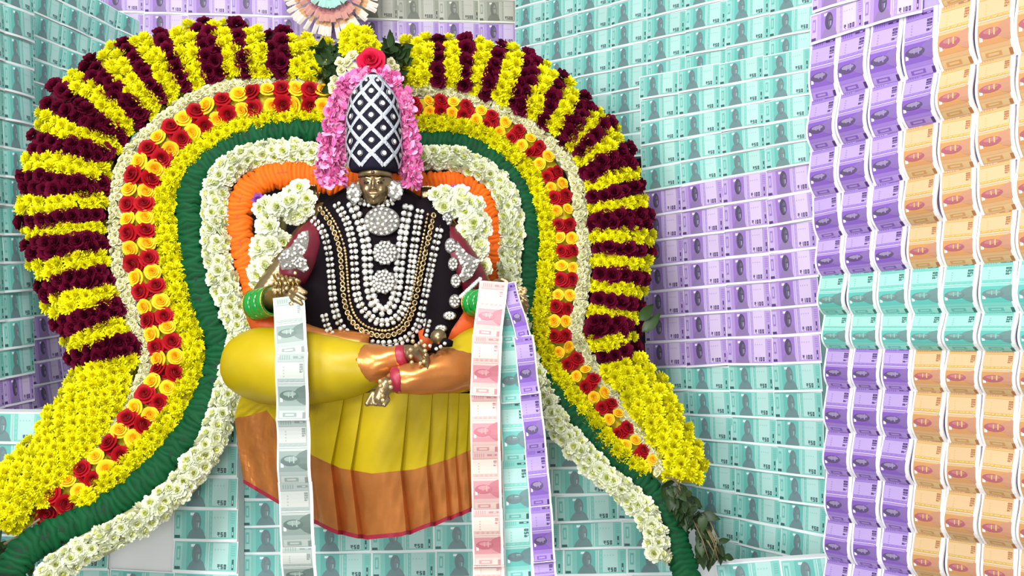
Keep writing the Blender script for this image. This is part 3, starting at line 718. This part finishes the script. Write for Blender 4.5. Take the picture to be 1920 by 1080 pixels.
# hands: palm, four unequal fingers, thumb from the side of the palm
def hand(P, f, s, n, k=1.0):
    """f finger direction, s towards the thumb, n back of the hand"""
    for i in range(4):
        limb([(P-f*.004*k+s*(.017-.0105*i)*k, .0085*k), (P+f*.030*k+s*(.018-.0115*i)*k, .0072*k)])
    for i, ln in enumerate((.030, .036, .033, .025)):
        b = P+f*.032*k+s*(.019-.0122*i)*k; c = b+f*ln*.5*k-n*.004*k; d = c+f*ln*.45*k-n*.012*k
        limb([(b, .0056*k), (c, .0052*k), (d, .0044*k)])
    b = P+s*.021*k+f*.002*k; limb([(b, .0068*k), (b+s*.012*k+f*.014*k-n*.004*k, .006*k), (b+s*.014*k+f*.028*k-n*.010*k, .0048*k)])
hand(HL, Vector((.62, -.62, -.12)).normalized(), Vector((.35, .2, .9)).normalized(), Vector((-.3, -.6, .5)).normalized())
hand(HR, Vector((.72, -.5, -.2)).normalized(), Vector((-.3, -.25, .9)).normalized(), Vector((-.2, -.6, .6)).normalized())
# shins and feet that show below the cloth
limb([(at(700, 676, 2.02), .026), (at(765, 664, 2.0), .02), (at(778, 664, 1.99), .018)])
limb([(at(785, 707, 1.985), .026), (at(738, 715, 1.97), .02), (at(728, 722, 1.96), .017)])
def foot(P, f, s, up, k=1.):
    limb([(P, .017*k), (P+f*.030*k, .013*k)])
    for i in range(5):
        b = P+f*.026*k+s*(-.016+.008*i)*k; limb([(b, .0062*k), (b+f*(.022-.0025*i)*k-up*.002, (.0062 if i == 0 else .0044)*k)])
foot(at(783, 662, 1.985), Vector((.35, -.55, -.25)).normalized(), Vector((.25, 0, -1)).normalized(), Vector((0, 1, 0)))
foot(at(724, 722, 1.955), Vector((-.42, -.3, -.85)).normalized(), Vector((.85, 0, -.35)).normalized(), Vector((0, 1, 0)))
blob(at(705, 690, 2.18), .2, .11, .06)
st = pymesh('statue', SV, SF, True)
sobj = obj('deity_statue', st, None, M_BRASS)
md = sobj.modifiers.new('remesh', 'REMESH'); md.mode = 'VOXEL'; md.voxel_size = .0022; md.use_smooth_shade = True
sm = sobj.modifiers.new('smooth', 'SMOOTH'); sm.iterations = 3; sm.factor = .5
tag(sobj, 'seated bronze deity statue with crossed legs in black and mustard silk under the arch', 'statue')
for s in (-1, 1):
    V, Fc = [], []; e = HC+Vector((s*px(12), -.0368, .0055))
    for i in range(10): a = 6.2832*i/10; V.append(e+Vector((math.cos(a)*.0060, .0012*abs(math.cos(a)), math.sin(a)*.0028)))
    for i in range(10): a = 6.2832*i/10; V.append(e+Vector((math.cos(a)*.0036, -.0014, math.sin(a)*.0016)))
    Fc = [(i, (i+1) % 10, 10+(i+1) % 10, 10+i) for i in range(10)]+[tuple(range(10, 20))]
    obj('eye', pymesh('eye', V, Fc, True), sobj, M_EYE)
# headband with a dark gem
V, Fc = [], []; n = 16
for i in range(n+1):
    a = math.pi*(i/n); c = Vector((-math.cos(a)*px(33), -math.sin(a)*.041, 0))
    for (dz, k) in ((.018, .90), (.020, .98), (.028, .98), (.031, .88)): V.append(HC+Vector((c.x*k, c.y*k+.002, dz+.003*math.sin(a))))
for i in range(n):
    for j in range(3): p = i*4+j; Fc.append((p, p+4, p+5, p+1))
hb = obj('headband', pymesh('headband', V, Fc, True), sobj, M_BRASS)
def disc(name, P, z, r, m, parent, ry=None, dome=.35, n=12, petals=0):
    """domed medallion facing z, world coordinates"""
    q = z.to_track_quat('Z', 'Y').to_matrix(); ry = ry or r
    V, Fc = [], []
    for (k, h) in ((1., 0), (.96, .25), (.7, .7), (.35, .95)):
        for i in range(n):
            a = 6.2832*i/n; kk = k*(1+(.10*math.cos(petals*a) if petals else 0)); V.append(P+q @ Vector((math.cos(a)*r*kk, math.sin(a)*ry*kk, min(r, ry)*dome*h)))
    V.append(P+q @ Vector((0, 0, min(r, ry)*dome)))
    for j in range(3):
        for i in range(n): Fc.append((j*n+i, j*n+(i+1) % n, (j+1)*n+(i+1) % n, (j+1)*n+i))
    for i in range(n): Fc.append((3*n+i, 3*n+(i+1) % n, 4*n))
    Fc.append(tuple(range(n-1, -1, -1)))
    off = parent.location if parent is not None else Vector((0, 0, 0))
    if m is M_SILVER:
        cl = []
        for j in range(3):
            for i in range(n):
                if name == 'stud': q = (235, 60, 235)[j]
                else: q = random.choice(((70, 120, 190), (150, 235, 255), (205, 250, 255))[j])  # stone sparkle painted into the facet colours as random greys
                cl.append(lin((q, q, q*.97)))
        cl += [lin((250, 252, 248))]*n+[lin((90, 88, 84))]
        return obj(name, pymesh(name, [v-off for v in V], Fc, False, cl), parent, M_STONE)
    return obj(name, pymesh(name, [v-off for v in V], Fc, True), parent, m)
FWD = Vector((0, -1, 0))
disc('forehead_gem', HC+Vector((0, -.0405, .027)), FWD, .0042, M_GEM, sobj)

# upper garment
V, Fc = [], []; n = 40; ys_ = [352, 366, 380, 395, 412, 430, 455, 480, 515, 550, 585, 615, 640, 655, 670]
for y in ys_:
    xc, a, b = prof(y)
    for i in range(n):
        an = 6.2832*i/n; s = math.cos(an); c = math.sin(an); Y = YC-b*math.copysign(abs(c)**.9, c)
        fold = 1+.012*math.sin(9*an+y*.02)
        Pm = at(xc, y, YC); V.append(Vector((Pm.x+s*a*YC/F*fold*.955, Y, Pm.z)))
for j in range(len(ys_)-1):
    for i in range(n): Fc.append((j*n+i, (j+1)*n+i, (j+1)*n+(i+1) % n, j*n+(i+1) % n))
Fc += [tuple(range(n)), tuple(range(len(ys_)*n-1, (len(ys_)-1)*n-1, -1))]
g = obj('upper_cloth', pymesh('upper_cloth', V, Fc, True), sobj, M_BLACK)
def sleeve(name, pts, m, wr=.05, n=20, sub=4):
    """loft of soft rings: (px, py, Y, r px)"""
    P = catmull(pts, sub); V, Fc = [], []
    W = [at(p[0], p[1], p[2]) for p in P]
    for i, p in enumerate(P):
        T = (W[min(i+1, len(W)-1)]-W[max(0, i-1)]).normalized(); q = T.to_track_quat('Z', 'Y').to_matrix(); r = p[3]*p[2]/F
        for k in range(n):
            a = 6.2832*k/n; rr = r*(1+wr*math.sin(3*a+i*.7)*.5+wr*math.sin(5*a-i*1.1)*.35); V.append(W[i]+q @ Vector((math.cos(a)*rr, math.sin(a)*rr, 0)))
    for i in range(len(W)-1):
        for k in range(n): Fc.append((i*n+k, i*n+(k+1) % n, (i+1)*n+(k+1) % n, (i+1)*n+k))
    Fc += [tuple(range(n-1, -1, -1)), tuple(range((len(W)-1)*n, len(W)*n))]
    return obj(name, pymesh(name, V, Fc, True), sobj, m)
sleeve('sleeve', [(604, 420, 2.2, 20), (580, 455, 2.17, 32), (562, 495, 2.15, 36), (550, 530, 2.13, 26)], M_MAROONC)
sleeve('sleeve', [(815, 412, 2.2, 18), (842, 455, 2.18, 28), (872, 502, 2.15, 30), (900, 548, 2.12, 24)], M_MAROONC)
# black shawl hanging over both upper arms
sleeve('shawl', [(630, 392, 2.20, 24), (612, 430, 2.185, 26), (606, 500, 2.17, 34), (606, 560, 2.15, 42), (622, 612, 2.14, 42), (645, 640, 2.13, 26)], M_BLACK, .03)
sleeve('shawl', [(788, 388, 2.20, 26), (818, 428, 2.18, 26), (832, 490, 2.16, 32), (836, 550, 2.14, 38), (832, 600, 2.12, 34), (812, 640, 2.1, 22)], M_BLACK, .03)
sleeve('waist_cloth', [(478, 590, 2.16, 18), (500, 612, 2.13, 26), (535, 622, 2.13, 24)], M_OCLOTH)
sleeve('waist_cloth', [(560, 626, 2.12, 22), (610, 640, 2.11, 28), (690, 652, 2.1, 26)], M_GSILK)
sleeve('waist_cloth', [(900, 585, 2.17, 22), (880, 605, 2.14, 30), (850, 622, 2.12, 26), (790, 640, 2.12, 20)], M_OCLOTH)
# crossed legs in mustard silk with copper-gold cuffs
sleeve('trouser_leg', [(452, 690, 2.15, 26), (466, 684, 2.11, 58), (500, 684, 2.075, 72), (560, 690, 2.05, 70), (630, 692, 2.03, 60), (680, 688, 2.02, 48), (708, 684, 2.01, 36)], M_YSILK, .03, 28)
cf = sleeve('trouser_cuff', [(690, 684, 2.012, 39), (705, 682, 2.005, 37), (730, 676, 2.0, 29), (752, 670, 1.998, 23)], M_GSILK, .06)
sleeve('trouser_hem', [(748, 671, 1.998, 24), (756, 669, 1.997, 23), (763, 667, 1.996, 20)], M_RSILK, .04)
sleeve('trouser_leg', [(948, 655, 2.16, 24), (935, 660, 2.12, 48), (905, 668, 2.07, 58), (870, 684, 2.035, 52), (842, 694, 2.01, 44)], M_YSILK, .03, 28)
sleeve('trouser_cuff', [(862, 690, 2.02, 46), (840, 696, 2.0, 43), (800, 706, 1.98, 33), (765, 711, 1.97, 29), (745, 712, 1.965, 25)], M_GSILK, .07)
sleeve('trouser_hem', [(748, 712, 1.965, 26), (740, 713, 1.963, 25), (733, 714, 1.962, 20)], M_RSILK, .04)
# fan pleated skirt over the edge of the platform
TOP = [(452, 742), (520, 748), (600, 742), (700, 736), (800, 736), (880, 738), (950, 735)]
HEM = [(456, 898), (520, 936), (590, 974), (640, 994), (690, 1004), (760, 998), (830, 974), (885, 952), (950, 915)]
BOR = [(446, 785), (500, 770), (530, 806), (585, 853), (640, 878), (700, 888), (780, 880), (840, 862), (880, 845), (950, 825)]
def poly(P, t):
    L_ = [0]
    for a, b in zip(P[:-1], P[1:]): L_.append(L_[-1]+math.hypot(b[0]-a[0], b[1]-a[1]))
    d = t*L_[-1]
    for i in range(len(P)-1):
        if d <= L_[i+1]+1e-9:
            k = (d-L_[i])/(L_[i+1]-L_[i]); return lerp(P[i][0], P[i+1][0], k), lerp(P[i][1], P[i+1][1], k)
    return P[-1]
PL = [.30, .39, .46, .63, .72, .78, .82, .86, .90, .94, 1.0]
def skirt(name, A, B, m, v0, v1, nv=12, ns=300, lift=0., rag=0.):
    V, Fc = [], []
    for j in range(nv+1):
        v = j/nv
        for i in range(ns+1):
            s = i/ns; a, b = poly(A, s), poly(B, s); x, y = lerp(a[0], b[0], v), lerp(a[1], b[1], v)
            gv = lerp(v0, v1, v)
            f = 0.
            if s > .30:
                for pa, pb in zip(PL[:-1], PL[1:]):
                    if pa <= s <= pb: q_ = (s-pa)/(pb-pa); f = (q_**.8*min(.026, (pb-pa)*.36)+.05*(pb-pa)*math.sin(math.pi*q_))*(.25+.75*gv); break
            else: f = .006*math.sin(s*34+gv*2)*gv
            x -= 5*(f/.017)*gv if s > .3 else 0
            yy = y+(rag*(f/.017-.5)*8 if s > .3 else 0)
            if 452 > x: pass
            Y = 2.035+.05*gv+.35*(s-.5)**2-f-lift-(.0035*math.sin(31*s+7*gv)+.0022*math.sin(83*s-13*gv)+.0016*math.sin(140*s+26*gv))*(.3+gv)*(1 if s < .27 else .22)
            V.append(at(x-(6*math.sin(gv*3.1) if s < .02 else 0), yy, Y))
    for j in range(nv):
        for i in range(ns): p = j*(ns+1)+i; Fc.append((p, p+ns+1, p+ns+2, p+1))
    o = obj(name, pymesh(name, V, Fc, False), sobj, m)
    so = o.modifiers.new('solid', 'SOLIDIFY'); so.thickness = .002; so.offset = -1; so.use_rim = False
    return o
skirt('skirt', TOP, BOR, M_YSILK, 0, .55)
skirt('skirt_border', BOR, HEM, M_GSILK, .55, 1, lift=.0004)
HEM2 = [(x, y+8) for x, y in HEM]
skirt('skirt_hem', HEM, HEM2, M_RSILK, 1, 1.03, 2)

# crown: tall black cap with silver lattice and studs
cx, YK = 702, 2.165
CP = [(322, 44), (312, 47), (290, 50), (260, 50), (230, 49), (205, 47), (185, 42), (168, 33), (152, 21), (142, 12), (136, 4)]
def crad(py):
    for a, b in zip(CP[:-1], CP[1:]):
        if py >= b[0]: return lerp(a[1], b[1], (a[0]-py)/(a[0]-b[0]))
    return 4
def on_crown(th, py, k=1.):
    r = crad(py)*YK/F*k; P = at(cx+(320-py)*-.015, py, YK); return P+Vector((math.sin(th)*r, -math.cos(th)*r, 0))
cr = empty('crown', at(702, 322, YK), 'tall domed black crown with silver lattice and round studs on the statue', 'crown')
V, Fc = [], []; n = 36; yy = [322-6.2*i for i in range(31)]
for y in yy:
    for i in range(n): V.append(on_crown(6.2832*i/n, y))
for j in range(len(yy)-1):
    for i in range(n): Fc.append((j*n+i, j*n+(i+1) % n, (j+1)*n+(i+1) % n, (j+1)*n+i))
Fc += [tuple(range(n-1, -1, -1)), tuple(range((len(yy)-1)*n, len(yy)*n))]
local_mesh('crown_cap', V, Fc, cr, M_NAVY)
NB = 7; PIT = 46.; Y0 = 316
def ribbon(name, f, n, w_, parent, m, t0=0, t1=1):
    V, Fc = [], []
    for i in range(n+1):
        t = lerp(t0, t1, i/n); P, Q, nn = f(t)
        V += [P-Q*w_, P+nn*.0022, P+Q*w_]
    for i in range(n): p = i*3; Fc += [(p, p+3, p+4, p+1), (p+1, p+4, p+5, p+2)]
    o = local_mesh(name, V, Fc, parent, m); return o
for sgn in (-1, 1):
    for k in range(NB):
        def f(t, sgn=sgn, k=k):
            y = lerp(Y0, 146, t); th = 6.2832/NB*(k+.5)+sgn*6.2832/NB*(Y0-y)/PIT+.05
            P = on_crown(th, y, 1.03); e = .01; P2 = on_crown(th+sgn*6.2832/NB*e*170/PIT, y-e*170, 1.03)
            T = (P2-P).normalized(); nn = Vector((math.sin(th), -math.cos(th), .1)).normalized()
            return P, T.cross(nn).normalized(), nn
        ribbon('lattice_band', f, 40, .0042, cr, M_LACE)
for (dy, kk) in ((146, 1.1),):
    ribbon('crown_rim', lambda t: (on_crown(6.2832*t, dy, kk), Vector((0, 0, 1)), Vector((math.sin(6.2832*t), -math.cos(6.2832*t), 0))), 36, .0035, cr, M_LACE)
for row in range(8):
    y = Y0-PIT/2*(row+.0)-0
    for k in range(NB):
        th = 6.2832/NB*(k+(.5 if row % 2 else 0.))+.05
        # cell centres sit half-way between crossings
        th += 0
        if y < 150 or row == 0: continue
        th = (th+math.pi) % 6.2832-math.pi
        if abs(th) > 1.75: continue
        nn = Vector((math.sin(th), -math.cos(th), .12)).normalized(); P = on_crown(th, y, 1.0)+nn*.001
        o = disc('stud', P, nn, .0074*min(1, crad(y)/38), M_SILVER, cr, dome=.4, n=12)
from mathutils.bvhtree import BVHTree
cv, cf_ = [], []
for o in sobj.children:
    if o.name.split('.')[0] in ('upper_cloth', 'shawl', 'sleeve'):
        b = len(cv); cv += [v.co.copy() for v in o.data.vertices]; cf_ += [tuple(b+i for i in p.vertices) for p in o.data.polygons]
CLOTH.append(BVHTree.FromPolygons(cv, cf_))
# earrings and choker
for (x, y, lb) in ((664, 362, 'round white stone earring cluster on the left of the face'), (741, 358, 'round white stone earring cluster on the right of the face')):
    e = empty('earring', at(x, y, 2.12), lb, 'earring')
    disc('plate', at(x, y, 2.125), FWD, px(14), M_PLATE, e, ry=px(19), dome=.3, petals=7, n=28)
    for i in range(14):
        a, q = random.random()*6.28, random.random()**.5
        disc('stone', at(x+12*q*math.cos(a), y+17*q*math.sin(a), 2.122), FWD+Vector((random.gauss(0, .2), 0, random.gauss(0, .2))), px(4), M_SILVER, e, n=8, dome=.7)

# necklaces
def necklace(label, pts, rows, gem, size, m, group=None, core=M_BLACK, offs=.007, ring=False):
    g = empty('necklace', on_torso(pts[0][0], pts[0][1]), label, 'necklace', group)
    pp = catmull([(p[0], p[1]) for p in pts], 16); d = 0; last = None; k = 0; acc = 1e9
    chain = []
    for i in range(len(pp)-1):
        a, b = pp[i], pp[i+1]; dx, dy = b[0]-a[0], b[1]-a[1]; ln = math.hypot(dx, dy)
        acc += ln
        chain.append(on_torso(a[0], a[1], offs-.003))
        if acc >= gem:
            acc = 0; nx, ny = -dy/ln, dx/ln
            for r_ in range(rows):
                o_ = (r_-(rows-1)/2)*size*1.75
                P = on_torso(a[0]+nx*o_, a[1]+ny*o_, offs)
                z = (P-Vector((at(712, a[1], YC).x, YC, P.z))).normalized()+Vector((random.gauss(0, .18), -.6, random.gauss(0, .18)))
                sz = size*P.y/F*random.uniform(.9, 1.1)
                if ring:
                    q = z.normalized().to_track_quat('Z', 'Y').to_matrix(); V, Fc = [], []
                    for u in range(10):
                        for w_ in range(5):
                            A, B = 6.2832*u/10, 6.2832*w_/5; V.append(P+q @ Vector(((1+.38*math.cos(B))*math.cos(A)*sz*.72, (1+.38*math.cos(B))*math.sin(A)*sz*.72, math.sin(B)*sz*.3)))
                    for u in range(10):
                        for w_ in range(5): Fc.append((u*5+w_, ((u+1) % 10)*5+w_, ((u+1) % 10)*5+(w_+1) % 5, u*5+(w_+1) % 5))
                    local_mesh('stone_ring', V, Fc, g, m)
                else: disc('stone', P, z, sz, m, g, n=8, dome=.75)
    V, Fc = [], []
    for P in chain: V += [P+Vector((0, 0, .0012)), P+Vector((0, -.0012, 0)), P-Vector((0, 0, .0012)), P+Vector((0, .0012, 0))]
    for i in range(len(chain)-1):
        for q in range(4): Fc.append((4*i+q, 4*i+(q+1) % 4, 4*i+4+(q+1) % 4, 4*i+4+q))
    local_mesh('thread', V, Fc, g, M_GOLDST)
    return g
necklace('innermost long necklace, two close rows of white stones around the three pendants', [(660, 383), (678, 425), (688, 470), (690, 510), (694, 545), (703, 572), (719, 584), (735, 572), (744, 545), (748, 510), (752, 470), (758, 425), (766, 383)], 2, 10.5, 6., M_SILVER)
necklace('second necklace from the inside, one broad row of white stones', [(632, 384), (650, 415), (661, 455), (665, 500), (668, 545), (678, 575), (697, 597), (719, 605), (741, 598), (758, 575), (767, 540), (773, 490), (780, 440), (788, 392)], 2, 9.5, 4.8, M_SILVER)
necklace('gold beaded necklace with small open rings, third from the inside', [(600, 392), (622, 425), (636, 465), (641, 510), (645, 560), (656, 596), (680, 620), (719, 630), (752, 620), (770, 594), (782, 550), (792, 500), (803, 450), (814, 400)], 1, 9.5, 6.0, M_GOLDST, ring=True)
necklace('fine copper gold chain close inside the ring necklace', [(610, 390), (632, 425), (646, 465), (651, 510), (655, 557), (665, 590), (686, 611), (719, 620), (746, 612), (763, 588), (774, 548), (783, 500), (793, 450), (803, 398)], 1, 5.5, 2.9, M_GOLDST)
necklace('outermost long necklace of large white stones along the edge of the black cloth', [(580, 405), (604, 430), (616, 470), (621, 515), (626, 570), (638, 608), (664, 634), (719, 646), (762, 635), (785, 606), (796, 560), (806, 510), (817, 460), (826, 420)], 2, 9.5, 4.6, M_SILVER)
necklace('short double strand of white stones ending at the lower left of the necklaces', [(608, 592), (616, 618), (630, 636), (650, 648)], 2, 8, 4.2, M_SILVER)
necklace('short double strand of white stones ending at the lower right of the necklaces', [(802, 602), (796, 628), (788, 648), (778, 660)], 2, 8, 4.2, M_SILVER)
necklace('white stone choker tight under the chin', [(676, 378), (690, 381), (704, 383), (722, 382), (738, 378)], 2, 8, 4.2, M_SILVER, offs=.012)
def pendant(label, x, y, rx, ry, pet):
    P = on_torso(x, y, .012); g = empty('pendant', P, label, 'pendant')
    z = Vector((0, -1, .05)); disc('plate', P, z, px(rx, P.y), M_PLATE, g, ry=px(ry, P.y), dome=.22, n=36, petals=pet)
    for (k, n_) in ((.82, 16), (.55, 11), (.25, 5)):
        for i in range(n_):
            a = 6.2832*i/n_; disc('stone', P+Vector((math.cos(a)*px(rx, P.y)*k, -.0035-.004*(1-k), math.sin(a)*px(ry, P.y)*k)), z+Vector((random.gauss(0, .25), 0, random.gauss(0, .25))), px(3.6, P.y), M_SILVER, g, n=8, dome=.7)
    return g
pendant('large oval pendant of white stones, topmost on the chest', 716, 415, 34, 28, 0)
pendant('flower shaped pendant of white stones in the middle of the chest', 722, 474, 23, 23, 10)
pendant('round flower pendant of white stones, lowest on the chest', 719, 528, 22, 23, 9)
# brooches down the right of the shawl
spots = [(838, 412, 10, 14, 'just under the right shoulder'), (845, 461, 11, 15, 'beside the right armlet'), (850, 495, 10, 13, 'below the armlet, third down'), (855, 527, 10, 13, 'level with the lowest pendant'), (853, 565, 11, 13, 'above the right knee, third from the bottom'), (843, 592, 12, 8, 'lying flat, second from the bottom'), (827, 616, 11, 7, 'lowest one beside the hand')]
for (x, y, rx, ry, lb) in spots:
    s = empty('brooch', at(x, y, 2.07), 'oval white stone brooch on the black shawl, '+lb, 'brooch', 'brooches down the black shawl')
    Yb = on_torso(x, y, .006).y
    disc('plate', at(x, y, Yb), Vector((.25, -1, 0)), px(rx), M_PLATE, s, ry=px(ry), dome=.3, n=20)
    for i in range(9):
        a = 6.2832*i/8; k = .62 if i < 8 else 0
        disc('stone', at(x+rx*k*math.cos(a), y+ry*k*math.sin(a), Yb-.0035), FWD+Vector((random.gauss(0, .25), 0, random.gauss(0, .25))), px(3), M_SILVER, s, n=7, dome=.7)
# armlets
def armlet(label, outline, Y, n):
    P0 = at(sum(p[0] for p in outline)/len(outline), sum(p[1] for p in outline)/len(outline), Y); g = empty('armlet', P0, label, 'armlet')
    V = [at(x, y, Y) for x, y in outline]+[at(x, y, Y+.006) for x, y in outline]; k = len(outline)
    local_mesh('plate', V+[P0+Vector((0, -.006, 0))], [(i, (i+1) % k, 2*k) for i in range(k)]+[(i, i+k, (i+1) % k+k, (i+1) % k) for i in range(k)], g, M_PLATE, False)
    for i in range(n):
        a, b = random.randrange(k), random.random(); q = random.random()**.5
        x = lerp(outline[a][0], outline[(a+1) % k][0], b); y = lerp(outline[a][1], outline[(a+1) % k][1], b)
        cx_ = sum(p[0] for p in outline)/k; cy_ = sum(p[1] for p in outline)/k
        disc('stone', at(lerp(cx_, x, q*.94), lerp(cy_, y, q*.94), Y-.006*(1-q)-.0005), FWD+Vector((random.gauss(0, .3), 0, random.gauss(0, .3))), px(3), M_SILVER, g, n=7, dome=.8)
armlet('bird shaped armlet of white stones on the left maroon sleeve', [(578, 432), (579, 450), (575, 470), (566, 478), (574, 488), (578, 505), (570, 511), (556, 503), (540, 505), (528, 506), (521, 485), (530, 470), (545, 462), (556, 446), (566, 434)], 2.055, 60)
armlet('white stone armlet on the right maroon sleeve', [(858, 452), (870, 470), (885, 480), (900, 488), (896, 500), (884, 520), (868, 530), (862, 520), (870, 508), (862, 490), (852, 468)], 2.085, 46)
tb = empty('armband', at(890, 535, 2.07), 'slim straight armband of white stones below the right armlet', 'armlet')
for i in range(12):
    disc('stone', at(864+3.3*i, 556-3.0*i, 2.085), FWD+Vector((random.gauss(0, .2), 0, 0)), px(4), M_SILVER, tb, n=8, dome=.7)
# bangles
def bangle(label, A, B, r, n=3):
    g = empty('bangles', lerp(A, B, .5), label, 'bangle'); ax = (B-A).normalized(); q = ax.to_track_quat('Z', 'Y').to_matrix()
    for k in range(n):
        P = lerp(A, B, (k+.5)/n); h = (B-A).length/n*.52; V, Fc = [], []; nu = 28
        for i in range(nu):
            a = 6.2832*i/nu
            for (dr, dz) in ((0, -h), (.003, -h*.6), (.003, h*.6), (0, h), (-.003, h), (-.003, -h)): V.append(P+q @ Vector((math.cos(a)*(r+dr), math.sin(a)*(r+dr), dz)))
        for i in range(nu):
            for j in range(6): Fc.append((i*6+j, ((i+1) % nu)*6+j, ((i+1) % nu)*6+(j+1) % 6, i*6+(j+1) % 6))
        local_mesh('bangle', V, Fc, g, M_GREENB)
    for P in (A, B):
        V, Fc = [], []
        for i in range(28):
            a = 6.2832*i/28
            for j in range(5): b = 6.2832*j/5; V.append(P+q @ Vector((math.cos(a)*(r+.002+.002*math.cos(b)), math.sin(a)*(r+.002+.002*math.cos(b)), .002*math.sin(b))))
        for i in range(28):
            for j in range(5): Fc.append((i*5+j, ((i+1) % 28)*5+j, ((i+1) % 28)*5+(j+1) % 5, i*5+(j+1) % 5))
        local_mesh('gold_edge', V, Fc, g, M_GOLD)
bangle('wide green glass bangles with gold edges on the left wrist, beside the grey note strip', at(478, 572, 2.10), at(512, 564, 2.06), .030)
bangle('green glass bangles on the right wrist, half hidden behind the pink note strip', at(884, 568, 2.10), at(918, 566, 2.06), .026)
# gold bracelets on the hands
gb = empty('hand_ornament', at(538, 530, 2.02), 'gold chain ornament spread over the left hand above the grey note strip', 'bracelet')
for i in range(6):
    bar('chain', at(512+8*i, 512+2*i, 2.0), at(520+8*i, 556-2*i, 1.985), .0028, .0024, gb, M_GOLD, mid=at(519+8*i, 532, 1.975))
for i in range(16):
    disc('stone', at(512+random.random()*48, 512+random.random()*40, 1.975), FWD, px(3.2), M_GOLDST, gb, n=8, dome=.7)
ga = empty('hand_ornament', at(980, 560, 2.0), 'small gold bead cluster on the right hand, beside the purple note strip', 'bracelet')
for i in range(16): disc('bead', at(966+random.random()*22, 540+random.random()*32, 1.99), FWD, px(3.6), M_GOLDST, ga, n=8, dome=.9)
tr = empty('toe_ornament', at(790, 660, 1.96), 'gold bead toe ornament on the upper foot, under the necklaces', 'anklet')
for (x, y) in [(774, 640), (780, 648), (790, 640), (796, 648), (797, 658), (797, 668), (795, 678), (788, 682), (770, 656), (770, 668), (772, 680)]: disc('bead', at(x, y, 1.945), FWD, px(4), M_GOLDST, tr, n=8, dome=.8)
tr = empty('toe_ornament', at(715, 735, 1.93), 'gold bead toe ornament on the lower foot, above the skirt pleats', 'anklet')
for (x, y) in [(713, 715), (714, 724), (716, 733), (717, 742), (718, 751), (731, 716), (733, 726)]: disc('bead', at(x, y, 1.905), FWD, px(4), M_GOLDST, tr, n=8, dome=.8)
# small dark tassel beside the right knee
ts = empty('tassel', at(835, 640, 2.0), 'black tassel with gold cap and white stones beside the crossed feet', 'tassel')
disc('cap', at(822, 632, 1.985), Vector((-.2, -1, .3)), px(14), M_BRASS, ts, dome=.9, n=14)
bar('tuft', at(824, 640, 1.99), at(849, 645, 1.975), .012, .006, ts, M_BLACK, n=10, mid=at(838, 643, 1.975)); bar('tuft', at(822, 640, 1.99), at(812, 660, 1.98), .011, .006, ts, M_BLACK, n=10)
for p in ((834, 644), (818, 654), (826, 650), (806, 648)): disc('stone', at(p[0], p[1], 1.96), FWD, px(3.4), M_SILVER, ts, n=8, dome=.8)

# ------------------------------------------------------------------ strips of banknotes hanging from the hands
def strip(label, pts, key, nlen, first=0., group=None):
    """pts: (px, py, Y, width px, yaw)"""
    P = catmull(pts, 16); W = [(at(p[0], p[1], p[2]), p[3]*p[2]/F, p[4]) for p in P]
    g = empty('banknote_strip', W[0][0], label, 'banknote strip', group)
    L_ = [0.]
    for a, b in zip(W[:-1], W[1:]): L_.append(L_[-1]+(b[0]-a[0]).length)
    def samp(d):
        for i in range(len(W)-1):
            if d <= L_[i+1]: k = (d-L_[i])/(L_[i+1]-L_[i]); return lerp(W[i][0], W[i+1][0], k), lerp(W[i][1], W[i+1][1], k), lerp(W[i][2], W[i+1][2], k)
        return W[-1]
    d = 0.; k = 0
    while d < L_[-1]-.03:
        e = min(d+nlen*1.04, L_[-1]); A, wa, ya = samp(d); B, wb_, yb = samp(e)
        X = (A-B); ln = X.length; X = X.normalized(); yaw = (ya+yb)/2; wd = (wa+wb_)/2
        Yv = Vector((-math.cos(yaw), -math.sin(yaw), 0)); Yv = (Yv-X*Yv.dot(X)).normalized(); Z = X.cross(Yv)
        o = obj('banknote', notes(key, 'hang')[k % 3], g)
        put(o, frame_matrix(B-Yv*wd/2+Z*(.0012*(k % 2)), X, Yv, Z, ln/NL, wd/NH, 1))
        d += nlen; k += 1
strip('long hanging strip of grey banknotes from the left hand, over the knee', [(541, 556, 1.975, 57, .1), (543, 575, 1.95, 60, .1), (547, 640, 1.925, 60, .0), (547, 740, 1.92, 61, 0), (551, 860, 1.93, 63, 0), (557, 980, 1.94, 64, 0), (562, 1110, 1.95, 66, 0)], 'stone', .128)
strip('pale pink banknote strip hanging from the right hand, in front of the other two', [(926, 528, 1.965, 52, -.1), (922, 560, 1.945, 54, -.1), (913, 640, 1.925, 56, 0), (909, 760, 1.925, 56, 0), (912, 900, 1.935, 56, 0), (917, 1110, 1.95, 60, 0)], 'pink', .114)
strip('light teal banknote strip hanging behind the pink one', [(946, 532, 1.985, 30, .3), (952, 600, 1.97, 44, .1), (960, 700, 1.965, 48, .1), (966, 850, 1.965, 52, .1), (975, 1110, 1.97, 56, .1)], 'teal', .118)
strip('purple banknote strip twisting outward, rightmost of the hanging strips', [(953, 530, 1.975, 22, .4), (970, 590, 1.96, 32, .3), (987, 660, 1.95, 40, .2), (996, 760, 1.945, 40, .1), (1010, 900, 1.95, 42, .1), (1024, 1110, 1.955, 44, .1)], 'vpurple', .112)
